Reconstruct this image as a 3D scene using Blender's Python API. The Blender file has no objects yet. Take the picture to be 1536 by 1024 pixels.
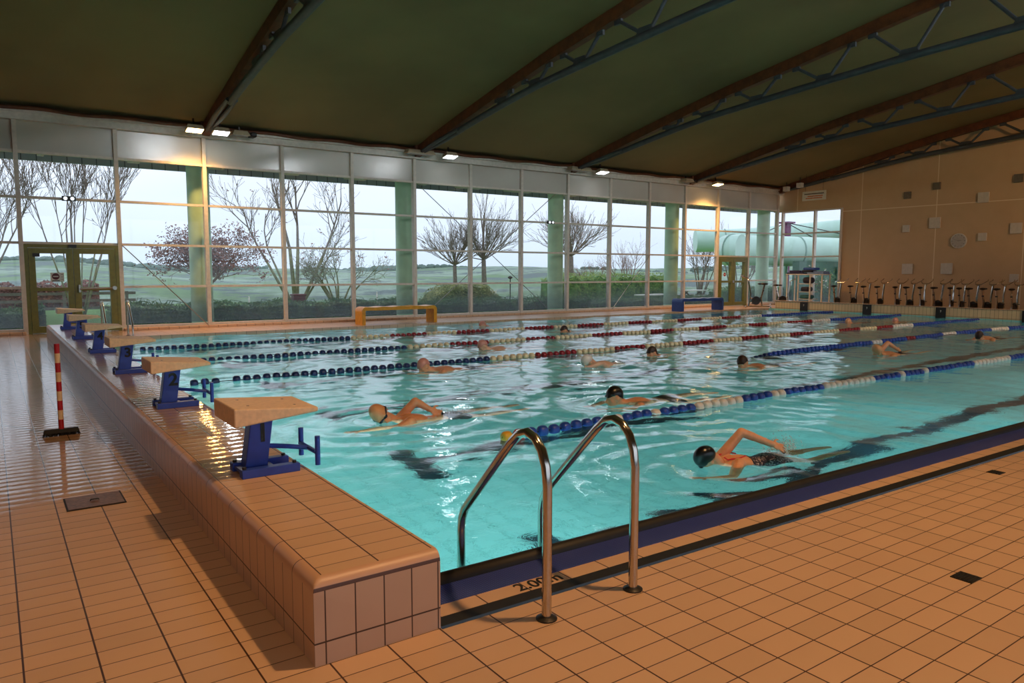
import bpy, bmesh, math, random
import numpy as np
from mathutils import Vector, Matrix, Euler, Quaternion

random.seed(7)
SC = bpy.context.scene
COL = SC.collection
PI = math.pi

# ------------------------------------------------------------------ render look
SC.view_settings.view_transform = 'Standard'
SC.view_settings.look = 'None'
SC.view_settings.gamma = 1
SC.view_settings.use_curve_mapping = False
SC.view_settings.exposure = 0.0
SC.cycles.transparent_max_bounces = 24
SC.cycles.max_bounces = 10
SC.cycles.sample_clamp_indirect = 4.0

# ------------------------------------------------------------------ colours and materials
def lin(h):
    h = h.lstrip('#')
    out = []
    for i in (0, 2, 4):
        c = int(h[i:i + 2], 16) / 255
        out.append(c / 12.92 if c <= 0.04045 else ((c + 0.055) / 1.055) ** 2.4)
    return tuple(out) + (1.0,)

class NT:
    def __init__(self, name):
        self.m = bpy.data.materials.new(name)
        self.m.use_nodes = True
        self.t = self.m.node_tree
        self.t.nodes.clear()
        self.out = self.t.nodes.new('ShaderNodeOutputMaterial')
    def n(self, kind, **kw):
        nd = self.t.nodes.new('ShaderNode' + kind)
        for k, v in kw.items():
            setattr(nd, k, v)
        return nd
    def l(self, a, b):
        self.t.links.new(a, b)
    def val(self, sock, v):
        if hasattr(v, 'is_output') or isinstance(v, bpy.types.NodeSocket):
            self.l(v, sock)
        else:
            sock.default_value = v
    def math(self, op, a, b=0.0, c=0.0, clamp=False):
        nd = self.n('Math', operation=op)
        nd.use_clamp = clamp
        self.val(nd.inputs[0], a); self.val(nd.inputs[1], b); self.val(nd.inputs[2], c)
        return nd.outputs[0]
    def ramp(self, v, a, b, lo=0.0, hi=1.0, smooth=True):
        nd = self.n('MapRange')
        nd.interpolation_type = 'SMOOTHSTEP' if smooth else 'LINEAR'
        self.val(nd.inputs['Value'], v)
        self.val(nd.inputs['From Min'], a); self.val(nd.inputs['From Max'], b)
        self.val(nd.inputs['To Min'], lo); self.val(nd.inputs['To Max'], hi)
        return nd.outputs[0]
    def mix(self, f, a, b):
        nd = self.n('Mix', data_type='RGBA')
        self.val(nd.inputs[0], f); self.val(nd.inputs[6], a); self.val(nd.inputs[7], b)
        return nd.outputs[2]
    def pos(self):
        g = self.n('NewGeometry'); s = self.n('SeparateXYZ')
        self.l(g.outputs['Position'], s.inputs[0])
        return g.outputs['Position'], s.outputs[0], s.outputs[1], s.outputs[2]
    def noise(self, scale, detail=3, rough=0.5, vec=None, dist=0.0):
        nd = self.n('TexNoise')
        nd.inputs['Scale'].default_value = scale; nd.inputs['Detail'].default_value = detail
        nd.inputs['Roughness'].default_value = rough; nd.inputs['Distortion'].default_value = dist
        if vec is None:
            vec = self.n('TexCoord').outputs['Object']
        self.l(vec, nd.inputs['Vector'])
        return nd.outputs['Fac']
    def bump(self, h, strength=0.3, dist=0.01):
        nd = self.n('Bump')
        nd.inputs['Strength'].default_value = strength; nd.inputs['Distance'].default_value = dist
        self.l(h, nd.inputs['Height'])
        return nd.outputs[0]
    def principled(self, color, rough=0.5, metal=0.0, normal=None, **kw):
        b = self.n('BsdfPrincipled')
        self.val(b.inputs['Base Color'], color); self.val(b.inputs['Roughness'], rough); self.val(b.inputs['Metallic'], metal)
        if normal is not None:
            self.l(normal, b.inputs['Normal'])
        for k, v in kw.items():
            self.val(b.inputs[k.replace('_', ' ')], v)
        return b.outputs[0]
    def done(self, sh):
        self.l(sh, self.out.inputs[0])
        return self.m

def plain(name, col, rough=0.5, metal=0.0, var=0.12, scale=12.0, bump=0.0, **kw):
    t = NT(name)
    c = lin(col) if isinstance(col, str) else col
    nz = t.noise(scale, 4)
    dark = tuple(x * (1 - var) for x in c[:3]) + (1,)
    lite = tuple(min(1, x * (1 + var)) for x in c[:3]) + (1,)
    cc = t.mix(t.ramp(nz, 0.3, 0.7), dark, lite)
    nrm = t.bump(nz, bump, 0.01) if bump else None
    return t.done(t.principled(cc, rough, metal, nrm, **kw))

def lineset(t, v, w, off, half, soft=0.0012):
    """1 on a grid line of the coordinate v (pitch w), 0 on the tile; and the distance to the nearest line"""
    q = t.math('DIVIDE', t.math('SUBTRACT', v, off), w)
    f = t.math('FRACT', q)
    d = t.math('MULTIPLY', t.math('MINIMUM', f, t.math('SUBTRACT', 1.0, f)), w)
    return t.ramp(d, half, half + soft, 1.0, 0.0), d, t.math('FLOOR', q)

def tiles(name, base, grout, axes, w, h, offx=0.0, offy=0.0, gx=0.003, gy=0.0018, rough=0.42, wet=None, var=0.10, pillow=0.35, ripple=0.0):
    t = NT(name)
    P, x, y, z = t.pos()
    A = {'X': x, 'Y': y, 'Z': z}
    lx, dx, ix = lineset(t, A[axes[0]], w, offx, gx)
    ly, dy, iy = lineset(t, A[axes[1]], h, offy, gy)
    g = t.math('MAXIMUM', lx, ly)
    cmb = t.n('CombineXYZ'); t.l(ix, cmb.inputs[0]); t.l(iy, cmb.inputs[1])
    wn = t.n('TexWhiteNoise'); t.l(cmb.outputs[0], wn.inputs[0])
    b = lin(base)
    nz = t.noise(2.2, 5, 0.6, P)
    v = t.math('ADD', t.math('MULTIPLY', wn.outputs[0], 0.5), t.math('MULTIPLY', nz, 0.5))
    c = t.mix(v, tuple(k * (1 - var) for k in b[:3]) + (1,), tuple(k * (1 + var) for k in b[:3]) + (1,))
    c = t.mix(g, c, lin(grout))
    pil = t.math('MULTIPLY', t.ramp(dx, 0, 0.03), t.ramp(dy, 0, 0.03))
    hgt = t.math('ADD', t.math('MULTIPLY', t.math('SUBTRACT', 1.0, g), 1.0), t.math('MULTIPLY', pil, 0.8))
    hgt = t.math('ADD', hgt, t.math('MULTIPLY', wn.outputs[0], 0.25))
    r = rough
    if wet:
        wm = wet(t, x, y, z, P)
        rp = t.noise(22.0, 3, 0.55, P)
        c = t.mix(t.math('MULTIPLY', wm, 0.25), c, t.mix(0.5, c, (0.0, 0.0, 0.0, 1)))
    nrm = t.bump(hgt, pillow, 0.003)
    if wet:
        cn = t.bump(t.math('ADD', t.math('MULTIPLY', rp, ripple), t.math('MULTIPLY', t.math('SUBTRACT', t.ramp(dy, 0, 0.055), t.math('MULTIPLY', g, .5)), 1.3)), 0.34, 0.003)
        return t.done(t.principled(c, r, 0.0, nrm, Coat_Weight=wm, Coat_Roughness=0.05, Coat_IOR=1.45, Coat_Normal=cn))
    return t.done(t.principled(c, r, 0.0, nrm))

def wet_floor(t, x, y, z, P):
    n = t.noise(1.1, 4, 0.55, P)
    a = t.math('ADD', t.ramp(y, 0.6, 3.2, 0, 1, False), t.math('MULTIPLY', t.math('SUBTRACT', n, 0.5), 1.3))
    left = t.ramp(x, 0.5, 3.0, 1.0, 0.35)
    return t.math('MULTIPLY', t.ramp(a, 0.3, 0.55), left)

def wet_top(t, x, y, z, P):
    n = t.noise(1.6, 4, 0.55, P)
    a = t.math('ADD', t.ramp(y, 0.0, 0.7, 0, 1, False), t.math('MULTIPLY', t.math('SUBTRACT', n, 0.5), 0.9))
    return t.ramp(a, 0.35, 0.6)

M = {}
TILE = '#d3ad8c'
TW, TH = 0.2375, 0.1187
M['floor'] = tiles('floor_tile', TILE, '#4a2e20', 'XY', TW, TH, offx=-1.195, offy=-1.6, wet=wet_floor, ripple=0.8)
M['plat_top'] = tiles('platform_top_tile', TILE, '#4a2e20', 'XY', TW, TH, offx=-0.255, offy=-1.24, gx=0.0028, gy=0.0015, wet=wet_top, ripple=1.2)
M['plat_side'] = tiles('platform_side_tile', '#d6b092', '#4a3328', 'YZ', TH, 0.215, offx=-1.24, offy=0.088, gx=0.0018, gy=0.0028)
M['plat_end'] = tiles('platform_end_tile', '#c6a48c', '#4a3328', 'XZ', 0.121, 0.215, offx=-0.495, offy=0.088, gx=0.0022, gy=0.0028)
M['cove'] = tiles('platform_cove_tile', '#d2a688', '#5a3d30', 'YX', TH * 2, 9.0, offx=-1.24, offy=-4.0, gx=0.002)
M['turn_tile'] = tiles('turn_wall_tile', '#dcc29a', '#6d5a4a', 'YZ', 0.12, 0.27, offx=0, offy=0.03, gx=0.003, gy=0.005)
M['basin'] = tiles('pool_tile', '#90d8d6', '#569f9d', 'XY', 0.24, 0.24, gx=0.005, gy=0.005, rough=0.5, pillow=0.1, var=0.05)
M['basin_wall_x'] = tiles('pool_wall_tile_a', '#90d8d6', '#569f9d', 'XZ', 0.24, 0.24, gx=0.005, gy=0.005, rough=0.5, pillow=0.1, var=0.05)
M['basin_wall_y'] = tiles('pool_wall_tile_b', '#90d8d6', '#569f9d', 'YZ', 0.24, 0.24, gx=0.005, gy=0.005, rough=0.5, pillow=0.1, var=0.05)
M['line'] = plain('lane_marking_tile', '#16323f', 0.5)
M['black'] = plain('black_rubber', '#17130f', 0.6, var=0.3)
M['black_plastic'] = plain('black_plastic', '#14110f', 0.45, var=0.2)
M['strip_tile'] = tiles('edge_strip_tile', TILE, '#4a2e20', 'XY', TW, 9.0, offx=0.044, offy=4.0)
M['steel'] = plain('stainless_steel', '#c9c4bc', 0.16, 1.0, var=0.05, scale=30)
M['steel_dull'] = plain('dull_steel', '#a9a6a0', 0.35, 1.0, var=0.1, scale=30)
M['blue'] = plain('blue_paint', '#2f4bb0', 0.4, var=0.1)
M['blue_bench'] = plain('blue_laminate', '#2b4a8c', 0.4, var=0.1)
M['orange'] = plain('orange_laminate', '#d89614', 0.35, var=0.1)
M['slab'] = plain('starting_slab_resin', '#efcda6', 0.55, var=0.07, scale=40, bump=0.15)
M['frame'] = plain('window_frame_paint', '#d6cdc0', 0.45, var=0.06)
M['beam'] = plain('eave_beam_paint', '#d2cdc2', 0.5, var=0.08)
M['door_green'] = plain('door_green_paint', '#6f7022', 0.4, var=0.1)
M['column'] = plain('column_green_paint', '#b0d6b6', 0.5, var=0.08, scale=3)
M['truss_wood'] = plain('truss_brown_timber', '#5f3317', 0.55, var=0.3, scale=6)
M['truss_steel'] = plain('truss_grey_steel', '#41464a', 0.5, var=0.15, scale=6)
M['ceiling'] = plain('ceiling_membrane', '#7b6c42', 0.85, var=0.12, scale=0.35)
M['white'] = plain('white_plastic', '#d8d5cc', 0.5, var=0.05)
M['panel_wall'] = plain('wall_panel_white', '#cfc6ba', 0.6, var=0.05)
M['housing'] = plain('lamp_housing', '#b9a98c', 0.5, var=0.08)
M['red'] = plain('red_plastic', '#b3202a', 0.4, var=0.1)
M['cream'] = plain('cream_plastic', '#e6c79a', 0.4, var=0.1)
M['dark_metal'] = plain('dark_metal', '#3a3633', 0.4, 0.6, var=0.2)
M['brown_metal'] = plain('worn_bronze_plate', '#7d5a44', 0.35, 0.15, var=0.3, scale=40, bump=0.2)

def grate_mat():
    t = NT('blue_grating')
    P, x, y, z = t.pos()
    lx, dx, ix = lineset(t, x, 0.012, 0, 0.002)
    ly, dy, iy = lineset(t, y, 0.018, 0, 0.002)
    g = t.math('MAXIMUM', lx, ly)
    nz = t.noise(4, 4, 0.6, P)
    c = t.mix(nz, lin('#2b3fa0'), lin('#4b5cb4'))
    c = t.mix(t.math('MULTIPLY', g, 0.6), c, lin('#151a3a'))
    return t.done(t.principled(c, 0.4, 0, t.bump(t.math('SUBTRACT', 1.0, g), 0.5, 0.004)))
M['grate'] = grate_mat()
M['brush_black'] = plain('brush_black', '#060505', .7, var=.3)

def wall_mat():
    t = NT('end_wall_render')
    P, x, y, z = t.pos()
    l1, d1, _ = lineset(t, y, 2.93, 6.92, 0.012, 0.01)
    l2 = t.ramp(t.math('ABSOLUTE', t.math('SUBTRACT', z, 3.95)), 0.012, 0.022, 1, 0)
    g = t.math('MAXIMUM', l1, l2)
    nz = t.noise(1.3, 6, 0.65, P)
    c = t.mix(nz, lin('#c2a17c'), lin('#d4b48e'))
    c = t.mix(t.math('MULTIPLY', g, 0.85), c, lin('#ecd9ba'))
    return t.done(t.principled(c, 0.8, 0, t.bump(t.noise(60, 3, 0.5, P), 0.15, 0.01)))
M['end_wall'] = wall_mat()
M['wall'] = plain('plain_wall_render', '#7d6c58', 0.8, var=0.08, scale=1.5)

def glass_mat(name, fog=True, tint=(0.975, 0.978, 0.975, 1)):
    t = NT(name)
    P, x, y, z = t.pos()
    lw = t.n('LayerWeight'); lw.inputs['Blend'].default_value = 0.5
    f = t.math('ADD', t.math('MULTIPLY', t.math('POWER', lw.outputs['Facing'], 5.0), 0.8), 0.03)
    tr = t.n('BsdfTransparent'); tr.inputs[0].default_value = tint
    gl = t.n('BsdfGlossy'); gl.inputs['Roughness'].default_value = 0.02; gl.inputs[0].default_value = (0.9, 0.9, 0.9, 1)
    mx = t.n('MixShader'); t.l(f, mx.inputs[0]); t.l(tr.outputs[0], mx.inputs[1]); t.l(gl.outputs[0], mx.inputs[2])
    sh = mx.outputs[0]
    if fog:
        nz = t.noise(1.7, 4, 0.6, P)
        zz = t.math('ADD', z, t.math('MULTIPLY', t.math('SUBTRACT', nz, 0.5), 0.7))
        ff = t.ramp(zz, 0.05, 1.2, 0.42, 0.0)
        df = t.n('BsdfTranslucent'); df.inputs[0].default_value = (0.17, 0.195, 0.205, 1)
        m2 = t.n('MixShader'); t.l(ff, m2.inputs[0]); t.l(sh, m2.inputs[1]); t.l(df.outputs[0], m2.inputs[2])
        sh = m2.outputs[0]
    return t.done(sh)
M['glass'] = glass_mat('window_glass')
M['glass_clear'] = glass_mat('clear_glass', False)

def spandrel_mat():
    t = NT('spandrel_glass')
    nz = t.noise(0.9, 5, 0.6)
    c = t.mix(nz, lin('#bdb9af'), lin('#d6d2c8'))
    return t.done(t.principled(c, 0.18, 0, t.bump(nz, 0.1, 0.05)))
M['spandrel'] = spandrel_mat()

def emit(name, col, s):
    t = NT(name)
    e = t.n('Emission'); e.inputs[0].default_value = col; e.inputs[1].default_value = s
    return t.done(e.outputs[0])
M['lamp_orange'] = emit('sodium_lamp_lens', (1.0, 0.62, 0.24, 1), 22)
M['lamp_white'] = emit('white_lamp_lens', (0.85, 0.93, 1.0, 1), 14)
M['lamp_pool'] = emit('pool_lamp_lens', (0.75, 1.0, 0.95, 1), 1.0)
M['sign_glow'] = emit('emergency_lens', (0.9, 0.95, 1.0, 1), 1.2)

def water_mat():
    t = NT('pool_water')
    P, x, y, z = t.pos()
    n1 = t.noise(9.0, 4, 0.62, P, 0.5)
    nrm = t.bump(n1, 0.11, 0.03)
    fr = t.n('Fresnel'); fr.inputs['IOR'].default_value = 1.333; t.l(nrm, fr.inputs['Normal'])
    rf = t.n('BsdfRefraction'); rf.inputs['IOR'].default_value = 1.333; rf.inputs['Roughness'].default_value = 0.0
    rf.inputs[0].default_value = (0.86, 0.97, 0.97, 1); t.l(nrm, rf.inputs['Normal'])
    gl = t.n('BsdfGlossy'); gl.inputs['Roughness'].default_value = 0.02; t.l(nrm, gl.inputs['Normal'])
    gl.inputs[0].default_value = (1, 1, 1, 1)
    mx = t.n('MixShader'); t.l(fr.outputs[0], mx.inputs[0]); t.l(rf.outputs[0], mx.inputs[1]); t.l(gl.outputs[0], mx.inputs[2])
    return t.done(mx.outputs[0])
M['water'] = water_mat()

# ------------------------------------------------------------------ mesh helpers
class MB:
    def __init__(self):
        self.v = []; self.f = []; self.mi = []
    def add(self, vs, fs, mi=0):
        o = len(self.v)
        self.v += [tuple(p) for p in vs]
        for f in fs:
            self.f.append(tuple(i + o for i in f)); self.mi.append(mi)
        return self
    def box(self, x0, x1, y0, y1, z0, z1, mi=0):
        vs = [(x0, y0, z0), (x1, y0, z0), (x1, y1, z0), (x0, y1, z0), (x0, y0, z1), (x1, y0, z1), (x1, y1, z1), (x0, y1, z1)]
        return self.add(vs, [(0, 3, 2, 1), (4, 5, 6, 7), (0, 1, 5, 4), (1, 2, 6, 5), (2, 3, 7, 6), (3, 0, 4, 7)], mi)
    def hexa(self, b, t, mi=0):
        """eight corners: bottom ring b, top ring t"""
        return self.add(list(b) + list(t), [(3, 2, 1, 0), (4, 5, 6, 7), (0, 1, 5, 4), (1, 2, 6, 5), (2, 3, 7, 6), (3, 0, 4, 7)], mi)
    def bar(self, p, q, w, h, up=(0, 0, 1), mi=0):
        p = Vector(p); q = Vector(q); d = (q - p).normalized()
        u = Vector(up)
        if abs(d.dot(u)) > 0.98:
            u = Vector((1, 0, 0))
        s = d.cross(u).normalized() * (w / 2); n = s.cross(d).normalized() * (h / 2)
        r = lambda c: [c - s - n, c + s - n, c + s + n, c - s + n]
        return self.hexa(r(p), r(q), mi)
    def tube(self, pts, rad, n=10, caps=True, mi=0):
        pts = [Vector(p) for p in pts]
        rr = [rad] * len(pts) if not hasattr(rad, '__len__') else rad
        o = len(self.v); up = None
        for i, p in enumerate(pts):
            d = (pts[min(i + 1, len(pts) - 1)] - pts[max(i - 1, 0)])
            d = d.normalized() if d.length > 1e-9 else Vector((0, 0, 1))
            if up is None:
                up = Vector((0, 0, 1)) if abs(d.z) < 0.9 else Vector((1, 0, 0))
            s = d.cross(up)
            if s.length < 1e-4:
                s = d.orthogonal()
            s.normalize(); up = s.cross(d).normalized()
            for k in range(n):
                a = 2 * PI * k / n
                self.v.append(tuple(p + (s * math.cos(a) + up * math.sin(a)) * rr[i]))
        for i in range(len(pts) - 1):
            for k in range(n):
                a = o + i * n + k; b = o + i * n + (k + 1) % n
                self.f.append((a, b, b + n, a + n)); self.mi.append(mi)
        if caps:
            self.f.append(tuple(o + k for k in range(n))[::-1]); self.mi.append(mi)
            e = o + (len(pts) - 1) * n
            self.f.append(tuple(e + k for k in range(n))); self.mi.append(mi)
        return self
    def lathe(self, prof, c=(0, 0, 0), axis='Z', n=16, mi=0):
        o = len(self.v)
        for r, h in prof:
            for k in range(n):
                a = 2 * PI * k / n
                u, w = r * math.cos(a), r * math.sin(a)
                p = {'Z': (u, w, h), 'X': (h, u, w), 'Y': (w, h, u)}[axis]
                self.v.append((p[0] + c[0], p[1] + c[1], p[2] + c[2]))
        for i in range(len(prof) - 1):
            for k in range(n):
                a = o + i * n + k; b = o + i * n + (k + 1) % n
                self.f.append((a, b, b + n, a + n)); self.mi.append(mi)
        self.f.append(tuple(o + k for k in range(n))[::-1]); self.mi.append(mi)
        e = o + (len(prof) - 1) * n
        self.f.append(tuple(e + k for k in range(n))); self.mi.append(mi)
        return self
    def ball(self, c, r, n=10, m=6, rot=None, mi=0):
        r = (r, r, r) if not hasattr(r, '__len__') else r
        o = len(self.v)
        for i in range(m + 1):
            th = PI * i / m
            for k in range(n):
                a = 2 * PI * k / n
                p = Vector((r[0] * math.sin(th) * math.cos(a), r[1] * math.sin(th) * math.sin(a), r[2] * math.cos(th)))
                if rot is not None:
                    p = rot @ p
                self.v.append((p.x + c[0], p.y + c[1], p.z + c[2]))
        for i in range(m):
            for k in range(n):
                a = o + i * n + k; b = o + i * n + (k + 1) % n
                self.f.append((a, a + n, b + n, b)); self.mi.append(mi)
        return self
    def prism(self, poly, axis, a, b, mi=0):
        """polygon in the two axes other than `axis`, extruded from a to b"""
        def P(u, v, h):
            return {'X': (h, u, v), 'Y': (u, h, v), 'Z': (u, v, h)}[axis]
        n = len(poly)
        vs = [P(u, v, a) for u, v in poly] + [P(u, v, b) for u, v in poly]
        fs = [tuple(range(n))[::-1], tuple(range(n, 2 * n))] + [(i, (i + 1) % n, (i + 1) % n + n, i + n) for i in range(n)]
        return self.add(vs, fs, mi)
    def build(self, name, mats, parent=None, smooth=False, bevel=0.0, fix=True):
        me = bpy.data.meshes.new(name)
        me.from_pydata(self.v, [], self.f)
        mats = mats if isinstance(mats, (list, tuple)) else [mats]
        for m in mats:
            me.materials.append(M[m] if isinstance(m, str) else m)
        if len(mats) > 1:
            me.polygons.foreach_set('material_index', self.mi)
        if fix:
            bm = bmesh.new(); bm.from_mesh(me)
            bmesh.ops.remove_doubles(bm, verts=bm.verts, dist=1e-6)
            bmesh.ops.recalc_face_normals(bm, faces=bm.faces)
            bm.to_mesh(me); bm.free()
        if smooth:
            me.polygons.foreach_set('use_smooth', [True] * len(me.polygons))
            if smooth != 'all':
                try:
                    me.set_sharp_from_angle(angle=math.radians(40))
                except Exception:
                    pass
        me.update()
        o = bpy.data.objects.new(name, me)
        COL.objects.link(o)
        if parent is not None:
            o.parent = parent
        if bevel:
            b = o.modifiers.new('bevel', 'BEVEL'); b.width = bevel; b.segments = 2; b.limit_method = 'ANGLE'
        return o

def tag(o, label=None, cat=None, group=None, kind=None):
    if label: o['label'] = label
    if cat: o['category'] = cat
    if group: o['group'] = group
    if kind: o['kind'] = kind
    return o

def thing(name, label, cat, loc=(0, 0, 0), rz=0.0, group=None, kind=None):
    o = bpy.data.objects.new(name, None)
    o.empty_display_size = 0.1
    COL.objects.link(o); o.location = loc; o.rotation_euler = (0, 0, rz)
    return tag(o, label, cat, group, kind)

def copy_tree(root, label=None):
    def rec(o, par):
        c = o.copy(); COL.objects.link(c)
        if par is not None:
            c.parent = par
            c.matrix_parent_inverse = o.matrix_parent_inverse.copy()
        for ch in KIDS.get(o.name, ()):  # names fixed before copying starts
            rec(ch, c)
        return c
    KIDS = {}
    def scan(o):
        KIDS[o.name] = list(o.children)
        for ch in o.children:
            scan(ch)
    scan(root)
    r = rec(root, None)
    if label:
        r['label'] = label
    return r

def text(name, s, size, mat, parent, loc, rot, extrude=0.0008, align='CENTER', bold=.0012):
    cu = bpy.data.curves.new(name, 'FONT')
    cu.body = s; cu.size = size; cu.extrude = extrude; cu.offset = bold
    cu.align_x = align; cu.align_y = 'CENTER'
    cu.materials.append(M[mat])
    tmp = bpy.data.objects.new(name, cu); COL.objects.link(tmp)
    dg = bpy.context.evaluated_depsgraph_get()
    me = bpy.data.meshes.new_from_object(tmp.evaluated_get(dg))
    bpy.data.objects.remove(tmp)
    o = bpy.data.objects.new(name, me)
    COL.objects.link(o); o.location = loc; o.rotation_euler = rot
    if parent is not None:
        o.parent = parent
    return o

def struct(name, mb, mats, label=None, cat=None, **kw):
    o = mb.build(name, mats, **kw)
    return tag(o, label, cat, None, 'structure')

def lerp(pts, x):
    if x <= pts[0][0]: return pts[0][1]
    for (a, b), (c, d) in zip(pts, pts[1:]):
        if x <= c:
            return b + (d - b) * (x - a) / (c - a)
    return pts[-1][1]

# ------------------------------------------------------------------ camera
cam = bpy.data.cameras.new('camera')
cam.sensor_width = 36; cam.lens = 25.93; cam.clip_end = 2000; cam.clip_start = 0.05
co = bpy.data.objects.new('camera', cam)
COL.objects.link(co)
co.location = (-1.458, -3.815, 1.481)
co.rotation_euler = (1.4750, -0.0016, -0.6149)
SC.camera = co

# ------------------------------------------------------------------ main dimensions
YW = 16.54                 # window wall
XE = 27.64                 # end wall
XT = 24.0                  # turn wall of the pool
YF = 14.4                  # far pool edge
ZW = -0.035                # water level
DEPTH = 1.87
PLX0, PLY0, PLY1, PLH = -0.539, -1.24, 14.33, 0.333
XL, YN = -6.0, -11.0       # hidden left wall, hidden near wall
def yedge(x, y0=-0.813, s=-0.0175): return y0 + s * x
MULL = [-0.827 + 2.013 * i for i in range(-3, 15)]
ARCH = [(-11, 5.6), (-7, 6.75), (-3, 7.5), (0, 7.75), (2.5, 7.6), (4.5, 7.34), (6, 7.09), (7.73, 6.80), (9.77, 6.49), (12, 6.06), (13.64, 5.73), (15.4, 5.36), (16.6, 5.07)]
BCH = [(-11, 5.0), (-6, 5.9), (0, 6.35), (2.5, 6.3), (4.86, 6.20), (6.89, 6.07), (8.83, 5.93), (10.46, 5.80), (11.8, 5.63), (13.2, 5.42), (14.0, 5.30)]
TRX = [-2.8, 3.25, 9.3, 15.4, 21.5, 27.35]

# ------------------------------------------------------------------ floor and walls
mb = MB()
def quad(a, b, c, d): mb.add([a, b, c, d], [(0, 1, 2, 3)])
quad((XL, -1.25, 0), (0, -1.25, 0), (0, YW + .1, 0), (XL, YW + .1, 0))
quad((XL, YN, 0), (0, YN, 0), (0, -1.25, 0), (XL, -1.25, 0))
xs = [0, 6, 12, 18, 24, XE]
for a, b in zip(xs, xs[1:]):
    quad((a, YN, 0), (b, YN, 0), (b, yedge(b, -1.255, -0.0205), 0), (a, yedge(a, -1.255, -0.0205), 0))
quad((0, YF, 0), (XE, YF, 0), (XE, YW + .1, 0), (0, YW + .1, 0))
quad((XT, yedge(XT, -1.255, -0.0205), 0), (XE, yedge(XE, -1.255, -0.0205), 0), (XE, YF, 0), (XT, YF, 0))
struct('floor', mb, 'floor', 'orange-beige tiled pool deck floor', 'floor')

# pool basin
mb = MB()
ya, yb = yedge(0), yedge(XT)
mb.add([(0, ya, -DEPTH), (XT, yb, -DEPTH), (XT, YF, -DEPTH), (0, YF, -DEPTH)], [(0, 1, 2, 3)], 0)
mb.add([(0, ya, -DEPTH), (XT, yb, -DEPTH), (XT, yb, 0.0), (0, ya, 0.0)], [(0, 3, 2, 1)], 1)
mb.add([(0, YF, -DEPTH), (XT, YF, -DEPTH), (XT, YF, 0.0), (0, YF, 0.0)], [(0, 1, 2, 3)], 1)
mb.add([(0, ya, -DEPTH), (0, YF, -DEPTH), (0, YF, 0.0), (0, ya, 0.0)], [(0, 1, 2, 3)], 2)
mb.add([(XT, yb, -DEPTH), (XT, YF, -DEPTH), (XT, YF, 0.0), (XT, yb, 0.0)], [(0, 3, 2, 1)], 2)
struct('pool_basin', mb, ['basin', 'basin_wall_x', 'basin_wall_y'], 'turquoise tiled swimming pool basin', 'pool', fix=False)
for i, y in enumerate([0.46, 2.98, 5.42, 7.92, 10.42, 12.92]):
    mb = MB()
    mb.box(2.0, 22.0, y - .13, y + .13, -DEPTH, -DEPTH + .004)
    mb.box(1.98, 2.24, y - .47, y + .47, -DEPTH, -DEPTH + .005)
    mb.box(21.76, 22.02, y - .47, y + .47, -DEPTH, -DEPTH + .005)
    struct('lane_line', mb, 'line', 'dark lane line on the pool bottom', 'lane line')

# starting platform: rounded top edges, tiled
def profile_round(x0, x1, z0, z1, r, n=5):
    pts = [(x0, z0), (x0, z1 - r)]
    for k in range(1, n):
        a = PI - PI / 2 * k / n
        pts.append((x0 + r + r * math.cos(a), z1 - r + r * math.sin(a)))
    pts += [(x0 + r, z1), (x1, z1), (x1, z0)]
    return pts
mb = MB()
r = 0.045
pf = profile_round(PLX0, 0.0, 0.0, PLH, r)
ys = [PLY0, PLY0 + r * .3, PLY0 + r, PLY1]
def ring(y, inset, drop):
    return [(max(x, PLX0 + (inset if x < -0.3 else 0)), y, min(z, PLH - drop)) for x, z in pf]
rings = []
for k in range(6):
    a = PI / 2 * k / 5
    y = PLY0 + r - r * math.cos(a); d = r - r * math.sin(a)
    rings.append([(x, y, min(z, PLH - d)) for x, z in pf])
rings.append([(x, PLY1, z) for x, z in pf])
o0 = 0; n = len(pf)
for rg in rings:
    mb.v += rg
for i in range(len(rings) - 1):
    for k in range(n - 1):
        a = i * n + k
        x0, z0 = pf[k]; x1, z1 = pf[k + 1]
        if i < 5:
            mi = 3 if (z0 > PLH - r * 1.01 and z1 > PLH - r * 1.01) else (1 if k == 0 else 2)
        else:
            mi = 1 if k == 0 else (3 if k < 6 else (0 if k == 6 else 1))
        mb.f.append((a, a + 1, a + 1 + n, a + n)); mb.mi.append(mi)
mb.f.append(tuple(range(n))); mb.mi.append(2)
mb.f.append(tuple(range((len(rings) - 1) * n, len(rings) * n))); mb.mi.append(2)
o = struct('starting_platform', mb, ['plat_top', 'plat_side', 'plat_end', 'cove'], 'raised tiled starting platform along the pool end', 'platform', smooth=True)
mb = MB(); mb.box(-0.006, 0.004, PLY0 + .02, PLY1, ZW - .4, 0.0)
# turn wall at the far end
mb = MB()
mb.box(XT, XT + .5, yb - .4, 14.1, 0.0, 0.30, 0)
mb.box(XT - .02, XT + .52, yb - .4, 14.12, 0.30, 0.325, 1)
struct('turn_wall', mb, ['turn_tile', 'plat_top'], 'low tiled turn wall at the far pool end', 'wall', bevel=0.008)
for k, lab in ((5, 'opposite the farthest lane'), (4, 'second from the window wall'), (3, 'third from the window wall'), (2, 'fourth from the window wall')):
    y = 0.337 + 2.5 * k - 0.02
    p = thing('lane_plate', 'black lane plate on the far turn wall, ' + (lab or 'beyond the right frame edge'), 'lane plate', (XT, y, 0), 0, 'black lane plates on the turn wall')
    m2 = MB(); m2.box(-.032, -.021, -.16, .16, -.25, .30); m2.build('plate', 'black_plastic', p)
    m2 = MB(); m2.box(-.037, -.032, -.016, .02, .195, .212); m2.bar((-.034, -.014, .2), (-.034, .008, .145), .004, .014); m2.build('mark', 'white', p)

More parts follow.
